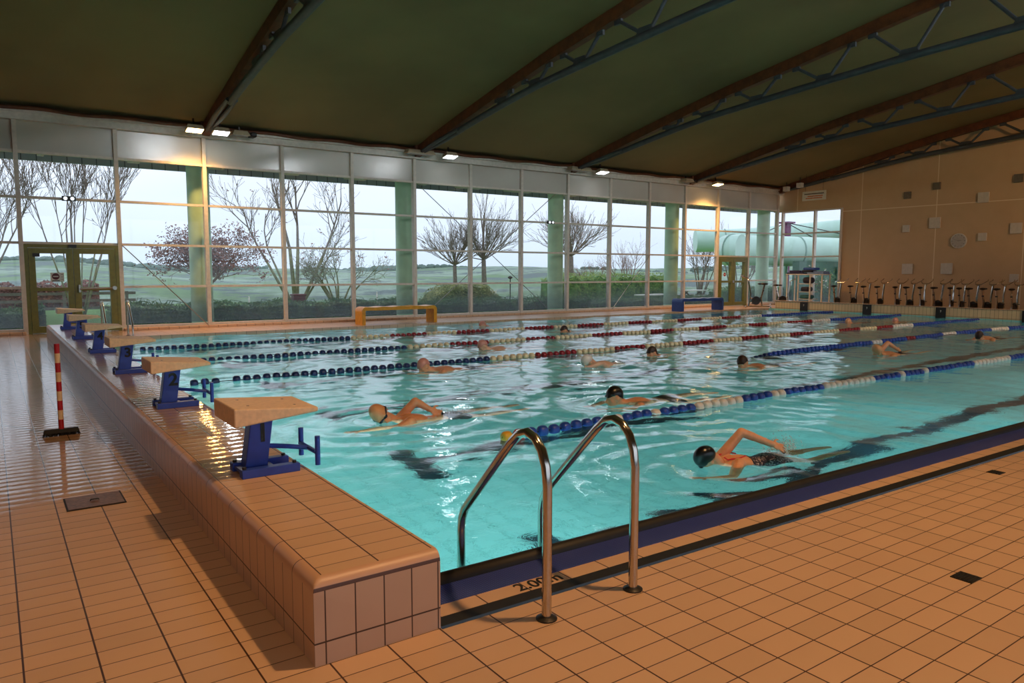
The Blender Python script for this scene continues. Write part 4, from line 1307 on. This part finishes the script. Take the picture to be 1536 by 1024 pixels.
# splashes
M['foam'] = plain('water_spray', '#cfdcdc', 0.15, var=.05)
def splash(label, c, n, rx, ry, rz, seed):
    rg = random.Random(seed); mb = MB()
    for k in range(n):
        u = rg.gauss(0, 1); v = rg.gauss(0, 1); w = abs(rg.gauss(0, 1))
        r = rg.uniform(.002, .006)
        mb.ball((u * rx, v * ry, w * rz), r, 5, 4)
    o = mb.build('splash', 'foam', smooth='all', fix=False); o.location = c
    tag(o, label, 'splash', None, 'stuff')
splash('white splash at the trailing hand of the nearest swimmer', (3.95, -.12, ZW), 420, .09, .06, .055, 1)
splash('thin splash along the arm of the white-capped swimmer', (6.9, 5.1, ZW), 150, .2, .06, .03, 2)
splash('splash behind the swimmer in goggles', (2.5, 2.95, ZW), 120, .2, .05, .02, 3)

# ------------------------------------------------------------------ outside
def terrain():
    nx, ny = 90, 90
    mb = MB()
    ysv = [17.9 + 420 * (j / (ny - 1)) ** 2.2 for j in range(ny)]
    for j, y in enumerate(ysv):
        half0 = 30 + (y - 17) * 1.6
        for i in range(nx):
            x = -20 - (y - 17) * .6 + (60 + (y - 17) * 2.6) * i / (nx - 1)
            d = math.hypot(x + 1.5, y + 3.8)
            z = -.22 - .012 * max(0, y - 24)
            z -= 5 * max(0, min(1, (d - 45) / 60)) ** 1.5
            if d > 110:
                k = min(1, (d - 110) / 190)
                z += k * (9.2 + 2.6 * math.sin(x * .013 + 1.0) + 1.6 * math.sin(x * .031 + 2) + .8 * math.sin(x * .083)) + (max(0, d - 300) * .006)
            mb.v.append((x, y, z))
    for j in range(ny - 1):
        for i in range(nx - 1):
            a = j * nx + i; mb.f.append((a, a + 1, a + nx + 1, a + nx)); mb.mi.append(0)
    t = NT('grass_and_hazed_fields')
    P, x, y, z = t.pos()
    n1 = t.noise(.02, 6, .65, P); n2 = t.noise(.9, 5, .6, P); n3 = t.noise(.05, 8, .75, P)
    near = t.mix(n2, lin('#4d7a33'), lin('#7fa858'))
    far = t.mix(t.ramp(n1, .45, .56), lin('#6d8a66'), lin('#8a9f8d'))  # aerial haze is painted into these muted far colours
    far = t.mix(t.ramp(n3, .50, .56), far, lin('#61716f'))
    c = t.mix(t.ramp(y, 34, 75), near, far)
    return struct('hills', mb, t.done(t.principled(c, .95)), 'lawn and haze-coloured rolling hills beyond the windows', 'ground', smooth='all', fix=False)
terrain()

M['bark'] = plain('bark', '#6f685e', .9, var=.25, scale=8)
M['bark_green'] = plain('mossy_bark', '#7c7b5c', .9, var=.25, scale=8)
M['twig'] = plain('twigs', '#7d7168', .9, var=.2)
M['twig_red'] = plain('reddish_twigs', '#86685c', .9, var=.2)
def leafmat(name, a, b):
    t = NT(name)
    g = t.n('ObjectInfo')
    n1 = t.noise(3.0, 4, .6)
    c = t.mix(t.ramp(n1, .3, .7), lin(a), lin(b))
    return t.done(t.principled(c, .7))
M['leaf_copper'] = leafmat('copper_leaves', '#5d3a33', '#8a5846')
M['leaf_dark'] = leafmat('dark_hedge_leaves', '#34552f', '#6c9354')
M['leaf_lime'] = leafmat('lime_hedge_leaves', '#4f7034', '#8fa650')
M['leaf_olive'] = leafmat('olive_hedge_leaves', '#55683c', '#93965a')

def branch(mb, p, d, L, r, lvl, cfg, rg, tips):
    segs = 3
    pts = [p.copy()]; rr = [r]
    q = p.copy(); dd = d.copy()
    for k in range(segs):
        dd = (dd + Vector((rg.gauss(0, 1), rg.gauss(0, 1), rg.gauss(0, 1))) * cfg['wob'] + Vector((0, 0, cfg['up']))).normalized()
        q = q + dd * (L / segs); pts.append(q.copy()); rr.append(max(cfg['rmin'], r * (1 - .62 * (k + 1) / segs)))
    mb.tube(pts, rr, 5 if lvl < 2 else 3, False)
    if lvl >= cfg['levels']:
        tips.append(q); return
    n = cfg['kids'][min(lvl, len(cfg['kids']) - 1)]
    for k in range(n):
        f = cfg['from'] + (1 - cfg['from']) * (k + rg.random()) / n
        i = min(segs - 1, int(f * segs)); b = pts[i].lerp(pts[i + 1], f * segs - i)
        ax = dd.orthogonal().normalized(); ax.rotate(Quaternion(dd, rg.uniform(0, 2 * PI)))
        nd = dd.copy(); nd.rotate(Quaternion(ax, rg.uniform(*cfg['ang'])))
        branch(mb, b, nd, L * rg.uniform(*cfg['len']), max(cfg['rmin'], rr[i] * .6), lvl + 1, cfg, rg, tips)

def tree(label, base, stems, cfg, seed, bark='bark', twig='twig', leaves=None, name='bare_tree', trunk=None, group='trees beyond the windows'):
    rg = random.Random(seed)
    t = thing(name, label, 'tree', base, 0, group)
    tips = []
    br = MB()
    if trunk:
        tm = MB(); h, r0, r1 = trunk
        tm.tube([(0, 0, -.4), (.02, 0, h * .5), (0, .02, h)], [r0 * 1.2, (r0 + r1) / 2, r1], 8); tm.build('trunk', bark, t, smooth='all', fix=False)
        org = Vector((0, 0, h))
    else:
        org = Vector((0, 0, -.3))
    if not trunk:
        tm = MB()
        for d, L, r in stems:
            d = Vector(d).normalized()
            pts = [org + d * L * .5 * k / 3 + Vector((0, 0, .06 * k)) for k in range(4)]
            tm.tube(pts, [r * 1.15, r, r * .88, r * .75], 6)
            branch(br, pts[-1], d, L * .5, r * .75, 0, cfg, rg, tips)
        tm.build('trunk', bark, t, smooth='all', fix=False)
    else:
        for d, L, r in stems:
            branch(br, org, Vector(d).normalized(), L, r, 0, cfg, rg, tips)
    br.build('branches', twig, t, fix=False)
    if leaves:
        n, size, mat, spread = leaves
        lm = MB()
        for k in range(n):
            c = rg.choice(tips) + Vector((rg.gauss(0, 1), rg.gauss(0, 1), rg.gauss(0, 1) * .6)) * spread
            a = Vector((rg.gauss(0, 1), rg.gauss(0, 1), rg.gauss(0, 1))).normalized() * size; b = a.orthogonal().normalized() * size * .6
            lm.add([c - a, c - b, c + a, c + b], [(0, 1, 2, 3)])
        o = lm.build('leaves', mat, t, fix=False); o['kind'] = 'stuff'
    return t
CV = dict(**{'from': .3}, levels=3, kids=[6, 4, 3], ang=(.3, .75), len=(.45, .7), wob=.10, up=.10, rmin=.007)
rg = random.Random(2)
tree('tall bare many-stemmed tree outside behind the left door', (.9, 24, -.2), [((rg.uniform(-.35, .35), rg.uniform(-.3, .3), 1), rg.uniform(4.0, 5.6), rg.uniform(.026, .045)) for _ in range(9)], dict(CV, up=.16, ang=(.25, .55)), 1, 'bark_green', 'twig')
tree('bare tree cut off by the left frame edge', (-2.1, 25, -.2), [((rg.uniform(-.5, .5), rg.uniform(-.3, .3), 1), rg.uniform(3.4, 5), rg.uniform(.028, .045)) for _ in range(6)], dict(CV, up=.12), 5, 'bark', 'twig')
tree('low tree with copper brown leaves left of the first green column', (5.5, 27, -.2), [((rg.uniform(-.9, .9), rg.uniform(-.6, .6), .9), rg.uniform(1.25, 1.75), .045) for _ in range(9)], dict(CV, kids=[5, 4, 2], ang=(.4, .9), up=-.03), 3, 'bark', 'twig_red', (5200, .055, 'leaf_copper', .16), 'copper_leaved_tree', trunk=(.95, .12, .09))
tree('large spreading bare tree with a few clinging leaves, left of the orange bench', (9.8, 29, -.2), [((-.55, .1, 1), 5.0, .075), ((-.15, -.2, 1), 5.6, .095), ((.12, .2, 1), 5.8, .095), ((.5, -.1, 1), 5.4, .08), ((-.35, .3, 1), 4.6, .06), ((.8, .2, 1), 4.2, .055)], dict(CV, kids=[6, 4, 3]), 4, 'bark_green', 'twig', (90, .06, 'leaf_copper', .1))
tree('dense bushy bare tree behind the orange bench', (11.6, 28.5, -.2), [((rg.uniform(-.8, .8), rg.uniform(-.5, .5), 1), rg.uniform(1.8, 2.7), .05) for _ in range(10)], dict(CV, kids=[6, 4, 3], ang=(.4, .9), up=.05), 6, 'bark_green', 'bark_green', (120, .07, 'leaf_copper', .12))
def dome(rg, n, L, r, lo=.3):
    out = []
    for k in range(n):
        a = 2.399 * k; z = lo + (1 - lo) * (k + .5) / n
        s = math.sqrt(max(0, 1 - z * z)); out.append(((s * math.cos(a), s * math.sin(a), z), L * rg.uniform(.85, 1.1) * (1 - .12 * z), r))
    return out
CU = dict(levels=3, kids=[4, 3, 3], ang=(.15, .42), len=(.5, .75), wob=.07, up=.05, rmin=.008)
CU['from'] = .25; CV['from'] = .3
tree('round-crowned bare tree, left one of the pair', (21.1, 34, -.3), dome(rg, 22, 1.7, .034), CU, 7, 'bark', 'twig', trunk=(2.1, .14, .11), name='pollarded_tree')
tree('taller round-crowned bare tree, right one of the pair', (22.5, 33, -.3), dome(rg, 22, 1.9, .036) + [((0, 0, 1), 2.6, .08)], CU, 8, 'bark', 'twig', trunk=(2.4, .17, .13), name='pollarded_tree')
tree('round-crowned bare tree behind the third green column', (29.2, 33, -.3), dome(rg, 22, 2.1, .04), CU, 9, 'bark', 'twig', trunk=(2.7, .2, .15), name='pollarded_tree')
tree('small distant bare tree above the trimmed box hedge', (45.7, 45, -1.2), [((rg.uniform(-.5, .5), rg.uniform(-.4, .4), 1), rg.uniform(3.2, 4.6), .07) for _ in range(7)], dict(CV, kids=[6, 4, 2]), 10, 'bark', 'twig_red')
tree('faint distant shrub tree left of the box hedge', (41.4, 45, -1.2), [((rg.uniform(-.7, .7), rg.uniform(-.4, .4), 1), rg.uniform(2.0, 3.2), .05) for _ in range(8)], dict(CV, kids=[6, 4, 2]), 11, 'bark', 'twig_red')
tree('bare tree right of the fourth green column', (42.8, 34, -.8), [((rg.uniform(-.5, .5), rg.uniform(-.4, .4), 1), rg.uniform(2.8, 4.2), .06) for _ in range(9)], dict(CV, kids=[6, 4, 3]), 12, 'bark', 'twig')
tree('bare tree seen through the right green door', (44.5, 32, -.8), [((rg.uniform(-.6, .6), rg.uniform(-.4, .4), 1), rg.uniform(2.8, 4.4), .06) for _ in range(9)], dict(CV, kids=[6, 4, 3]), 13, 'bark', 'twig')

def hedge(label, x0, x1, y0, y1, z0, h, mat, n, size, seed, dome_=False, core='leaf_dark', sprigs=0, name='hedge'):
    rg = random.Random(seed)
    t = thing(name, label, 'hedge', ((x0 + x1) / 2, (y0 + y1) / 2, z0), 0, 'hedges outside')
    lx, ly = (x1 - x0) / 2, (y1 - y0) / 2
    def top(u):
        k = h * (.93 + .07 * math.sin(u * 3.1 + seed) + .05 * math.sin(u * 7.3))
        if dome_:
            k *= math.sqrt(max(.05, 1 - (u / lx * .95) ** 2))
        return k
    mb = MB(); N = 40
    for i in range(N):
        a, b = -lx + 2 * lx * i / N, -lx + 2 * lx * (i + 1) / N
        mb.hexa([(a, -ly * .9, 0), (b, -ly * .9, 0), (b, ly * .9, 0), (a, ly * .9, 0)], [(a, -ly * .8, top(a) * .93), (b, -ly * .8, top(b) * .93), (b, ly * .8, top(b) * .93), (a, ly * .8, top(a) * .93)])
    mb.build('core', core, t)
    lm = MB()
    for k in range(n):
        u = rg.uniform(-lx, lx); f = rg.random()
        if f < .6: c = Vector((u, -ly + rg.gauss(0, .05), rg.uniform(0, top(u))))
        else: c = Vector((u, rg.uniform(-ly, ly), top(u) + abs(rg.gauss(0, .04))))
        a = Vector((rg.gauss(0, 1), rg.gauss(0, 1), rg.gauss(0, 1))).normalized() * size * rg.uniform(.6, 1.2); b = a.orthogonal().normalized() * size * .5
        lm.add([c - a, c - b, c + a, c + b], [(0, 1, 2, 3)])
    o = lm.build('leaves', mat, t, fix=False); o['kind'] = 'stuff'
    if sprigs:
        sm_ = MB()
        for k in range(sprigs):
            u = rg.uniform(-lx, lx); s = rg.choice((-1, 1)) * rg.uniform(.15, .5); hh = rg.uniform(.1, .3)
            y = rg.uniform(-ly, ly * .5)
            sm_.tube([(u, y, top(u) * .8), (u + s * .4, y, top(u) * .9 + hh), (u + s, y - .1, top(u) * .9 + hh * .8), (u + s * 1.4, y - .15, top(u) * .8)], [.012, .009, .007, .004], 4)
        o = sm_.build('sprigs', mat, t, fix=False); o['kind'] = 'stuff'
hedge('low dark hedge right outside the left windows, left of the orange bench', 1.2, 10.6, 18.9, 20.1, -.25, .72, 'leaf_dark', 7000, .05, 1, sprigs=70)
hedge('low dark hedge right outside the glass, left of the left door', -4.2, -.3, 18.9, 20.1, -.25, .70, 'leaf_dark', 3200, .05, 2, sprigs=20)
hedge('low dark hedge outside the glass between the second and third green columns', 10.8, 18.6, 18.9, 20.1, -.3, .66, 'leaf_dark', 6000, .05, 3, sprigs=90)
hedge('low dark hedge outside the glass in front of the box hedge', 18.9, 26.5, 18.9, 20.1, -.35, .62, 'leaf_dark', 5200, .05, 4, sprigs=30)
hedge('rounded yellow-green hedge mound under the left tree of the pair', 14.8, 18.5, 25.2, 26.8, -.3, 1.2, 'leaf_olive', 5000, .05, 5, True, 'leaf_olive')
hedge('trimmed yellow-green box hedge behind the right window bays', 23.6, 33.0, 27.5, 29.0, -.35, 1.6, 'leaf_lime', 9000, .05, 6, False, 'leaf_dark')
hedge('dark planting outside the right green door', 30.5, 40, 21.5, 23, -.4, .95, 'leaf_dark', 5000, .06, 7, sprigs=30)
hedge('reddish brown hedge across the lawn behind the left door', -1.6, 3.2, 40, 42, -.5, 1.3, 'leaf_copper', 2600, .09, 8, False, 'leaf_copper')

# woods on the far hills: too many and too small to count
def woods():
    rg = random.Random(21); mb = MB(); hi = bpy.data.objects['hills']
    n = 0
    while n < 1500:
        y = rg.uniform(205, 345); x = rg.uniform(-60, 420)
        band = math.sin(y * .045 + .6 * math.sin(x * .02)) + .5 * math.sin(x * .05 + y * .02)
        if band < .55: continue
        ok, p, nn, fi = hi.ray_cast(Vector((x, y, 60)), Vector((0, 0, -1)))
        if not ok: continue
        k = rg.uniform(.5, 1.3); h = rg.uniform(.4, 1.1) * (1.3 if y > 260 else 1)
        mb.ball((x, y, p.z + h * .3), (k * rg.uniform(1, 2.2), k, h), 7, 5); n += 1
    o = mb.build('woodland', 'woods', smooth='all', fix=False)
    tag(o, 'haze-coloured rows of trees on the far hills', 'trees', None, 'stuff')
M['woods'] = plain('haze_tinted_woodland', '#6d8077', .95, var=.25, scale=.05)  # distance haze put into the tree colour itself
woods()

# fence, posts, tables
M['wood_grey'] = plain('weathered_wood', '#6d665c', .85, var=.2)
t = thing('rail_fence', 'weathered wooden rail fence on the lawn outside the left door', 'fence', (-.3, 27, -.3))
for k in range(4):
    mb = MB(); mb.box(-3 + 2 * k - .05, -3 + 2 * k + .05, -.05, .05, 0, 1.0); mb.build('post', 'wood_grey', t)
for z in (.35, .62, .88):
    mb = MB(); mb.box(-3.3, 3.3, -.02, .02, z, z + .10); mb.build('rail', 'wood_grey', t)
for x, y, h, lab in ((-.35, 24.5, 1.05, 'white marker post behind the glass of the left door'), (6.6, 25, .75, 'white marker post beyond the hedge left of the spreading tree'), (11.9, 25, .85, 'left white marker post behind the orange bench'), (14.0, 26, .85, 'right white marker post near the second green column')):
    mb = MB(); mb.tube([(0, 0, -.1), (0, 0, h)], .03, 10); mb.ball((0, 0, h), .035, 10, 6)
    o = mb.build('marker_post', 'white', smooth='all'); o.location = (x, y, -.3); tag(o, lab, 'post')
t = thing('litter_bin', 'dark red bin beyond the hedge under the spreading tree', 'bin', (9.0, 26.4, -.3))
mb = MB(); mb.box(-.25, .25, -.2, .2, 0, .72); mb.build('body', 'dark_red', t, bevel=.03)
mb = MB(); mb.box(-.28, .28, -.23, .23, .72, .80); mb.build('lid', 'dark_red', t, bevel=.02)
def picnic(label, x, y, rz, z=-.45):
    t = thing('picnic_table', label, 'table', (x, y, z), rz)
    mb = MB(); mb.box(-1.1, 1.1, -.38, .38, .70, .76); mb.build('tabletop', 'white', t)
    for s in (-1, 1):
        mb = MB(); mb.box(-1.1, 1.1, s * .72 - .13, s * .72 + .13, .42, .47); mb.build('bench_seat', 'white', t)
        mb = MB(); mb.bar((s * .8, -.72, 0), (s * .8, .1, .7), .08, .06); mb.bar((s * .8, .72, 0), (s * .8, -.1, .7), .08, .06); mb.bar((s * .8, -.8, .40), (s * .8, .8, .40), .06, .06); mb.build('leg', 'wood_grey', t)
picnic('pale picnic table outside behind the blue bench', 34.0, 27, .2)
picnic('pale picnic table outside in front of the box hedge', 27.0, 23.6, .1, -.5)
mb = MB(); mb.box(-.9, .9, -.03, .03, .25, .75); mb.box(-.9, -.82, -.03, .03, 0, .3); mb.box(.82, .9, -.03, .03, 0, .3)
o = mb.build('lawn_board', 'white'); o.location = (20.2, 29.6, -.35); tag(o, 'low white board on the lawn between the rounded trees', 'board')
t = thing('lamp_post', 'thin dark lamp post on the lawn right of the rounded trees', 'lamp', (21.6, 29, -.3))
mb = MB(); mb.tube([(0, 0, 0), (0, 0, 1.35)], .03, 8); mb.build('pole', 'dark_metal', t)
mb = MB(); mb.lathe([(.03, 1.33), (.14, 1.38), (.12, 1.45), (.02, 1.5)], n=12); mb.build('lamp_head', 'dark_metal', t)

# water slide outside beyond the corner
M['slide'] = plain('pale_green_fibreglass', '#b4d6c8', .3, var=.06, scale=1.0)
M['slide_seam'] = plain('slide_seam', '#7f9f93', .4); M['purple'] = plain('purple_panel', '#7a3a63', .5); M['green_wall'] = plain('dark_green_panels', '#2f5a45', .5, var=.2, scale=1)
t = thing('water_slide', 'big pale green tube water slide outside the corner windows', 'water slide', (34.9, 21, 0))
def slide(pts, r, name):
    mb = MB(); mb.tube(pts, r, 26)
    o = mb.build(name, 'slide', t, smooth=True)
    for k in range(1, len(pts) - 1, 4):
        d = (Vector(pts[k + 1]) - Vector(pts[k - 1])).normalized() * .05; p = Vector(pts[k])
        m = MB(); m.tube([p - d * .6, p + d * .6], r + .04, 26); m.build('flange', 'slide_seam', o, smooth=True)
slide([(-3.1 - 1.0 * math.cos(a), .4 + 1.0 * math.sin(a) + .2, 2.58) for a in (-.5, 0, .5)] + [(-2.2 + 1.3 * k, .7 - .45 * k, 2.60 - .02 * k) for k in range(11)], .82, 'lower_tube')
slide([(3.2, 9.5, 3.5), (4.8, 8.3, 3.55), (6.2, 6.6, 3.65), (7.2, 4.6, 3.8), (7.9, 2.6, 3.95), (8.6, 1.0, 4.05), (9.6, -.4, 4.1), (11.2, -1.4, 4.15), (13, -2, 4.2)], .75, 'upper_tube')
mb = MB(); mb.box(4.55, 4.95, 3.3, 3.7, 0, 4.45); mb.build('tower', 'purple', t)
mb = MB(); mb.box(4.4, 5.1, 3.1, 3.9, 4.45, 4.55); mb.build('tower_cap', 'purple', t)
for q in ((1.5, 3.2, 3.6), (9.0, .2, 3.4), (6.5, 2.0, 3.2)):
    mb = MB(); mb.tube([(4.75, 3.5, 4.5), q], .03, 6); mb.build('stay_cable', 'dark_metal', t)
for x in (-2.5, .5, 3.5, 6.5):
    mb = MB(); mb.tube([(x, .6 - .3 * x * .5, -.5), (x, .6 - .3 * x * .5, 2.2)], .12, 10); mb.build('support_post', 'slide', t)
mb = MB(); mb.box(33.5, 48, 19.4, 19.8, -.6, 2.0)
for k in range(5):
    mb.box(34.5 + 2.4 * k, 36.0 + 2.4 * k, 19.3, 19.4, .9, 1.7)
o = mb.build('slide_housing', 'green_wall'); tag(o, 'dark green panelled wall under the water slide', 'wall')
t = thing('flowering_shrub', 'shrub with pale blossoms outside the end window', 'shrub', (30.0, 15.6, -.3))
mb = MB(); rg = random.Random(8)
for k in range(14):
    a = rg.uniform(0, 6.28); mb.tube([(0, 0, 0), (.3 * math.cos(a), .3 * math.sin(a), .8), (.55 * math.cos(a), .55 * math.sin(a), 1.3 + rg.uniform(-.2, .3))], [.02, .014, .006], 5)
mb.build('stems', 'bark', t, fix=False)
mb = MB(); mb2 = MB()
for k in range(900):
    c = Vector((rg.gauss(0, .4), rg.gauss(0, .4), .9 + rg.gauss(0, .4)))
    a = Vector((rg.gauss(0, 1), rg.gauss(0, 1), rg.gauss(0, 1))).normalized() * .06; b = a.orthogonal().normalized() * .035
    (mb2 if (k % 9 == 0 and c.z > 1) else mb).add([c - a, c - b, c + a, c + b], [(0, 1, 2, 3)])
mb.build('leaves', 'leaf_dark', t, fix=False)['kind'] = 'stuff'; mb2.build('blossoms', 'white', t, fix=False)['kind'] = 'stuff'
mb = MB(); mb.box(XE + .25, 60, 8, 24, -.5, -.3); struct('outside_paving', mb, 'wall', 'paving outside the end window', 'ground')
mb = MB(); mb.box(XL, XE + .25, YW + .1, 19.0, -.5, -.15); struct('outside_kerb', mb, 'wood_grey', 'ground strip outside the windows', 'ground')

# ------------------------------------------------------------------ sky
w = bpy.data.worlds.new('sky'); SC.world = w; w.use_nodes = True
nt = w.node_tree; nt.nodes.clear()
out = nt.nodes.new('ShaderNodeOutputWorld'); bg = nt.nodes.new('ShaderNodeBackground')
tc = nt.nodes.new('ShaderNodeTexCoord'); sp = nt.nodes.new('ShaderNodeSeparateXYZ'); nt.links.new(tc.outputs['Generated'], sp.inputs[0])
rp = nt.nodes.new('ShaderNodeValToRGB'); nt.links.new(sp.outputs[2], rp.inputs[0])
rp.color_ramp.elements[0].position = 0.0; rp.color_ramp.elements[0].color = (.55, .67, .82, 1)
rp.color_ramp.elements[1].position = .16; rp.color_ramp.elements[1].color = (.78, .86, 1.0, 1)
nz = nt.nodes.new('ShaderNodeTexNoise'); nz.inputs['Scale'].default_value = 3.0; nz.inputs['Detail'].default_value = 5
mp = nt.nodes.new('ShaderNodeMapping'); mp.inputs['Scale'].default_value = (1, 1, 3.5); nt.links.new(tc.outputs['Generated'], mp.inputs[0]); nt.links.new(mp.outputs[0], nz.inputs['Vector'])
mx = nt.nodes.new('ShaderNodeMix'); mx.data_type = 'RGBA'; mx.blend_type = 'MULTIPLY'; mx.inputs[0].default_value = .35
nt.links.new(rp.outputs[0], mx.inputs[6])
r2 = nt.nodes.new('ShaderNodeMapRange'); r2.inputs[1].default_value = .3; r2.inputs[2].default_value = .7; r2.inputs[3].default_value = .75; r2.inputs[4].default_value = 1.1; nt.links.new(nz.outputs[0], r2.inputs[0])
nt.links.new(r2.outputs[0], mx.inputs[7]); nt.links.new(mx.outputs[2], bg.inputs[0])
bg.inputs[1].default_value = 1.5
nt.links.new(bg.outputs[0], out.inputs[0])
# unseen band of windows behind the viewpoint, added for daylight fill
mb = MB()
for k in range(16):
    x = XL + 1.9 * k
    mb.box(x - .05, x + .05, YN - .12, YN - .02, .5, 4.4)
mb.box(XL, 22.5, YN - .12, YN - .02, 2.0, 2.06)
o = mb.build('window_%d' % (wn + 2), 'frame'); tag(o, 'added unseen band of windows behind the viewpoint', 'window', None, 'structure')
for k in range(15):
    x = XL + 1.9 * k
    for z0, z1 in ((.5, 2.0), (2.06, 4.4)):
        mb = MB(); mb.box(x + .05, x + 1.85, YN - .08, YN - .07, z0, z1); mb.build('pane', 'glass_clear', o)
mb = MB(); mb.box(XL - 20, XE + 20, YN - 40, YN - .2, -.5, -.2); struct('outside_forecourt', mb, 'wood_grey', 'ground behind the building', 'ground')
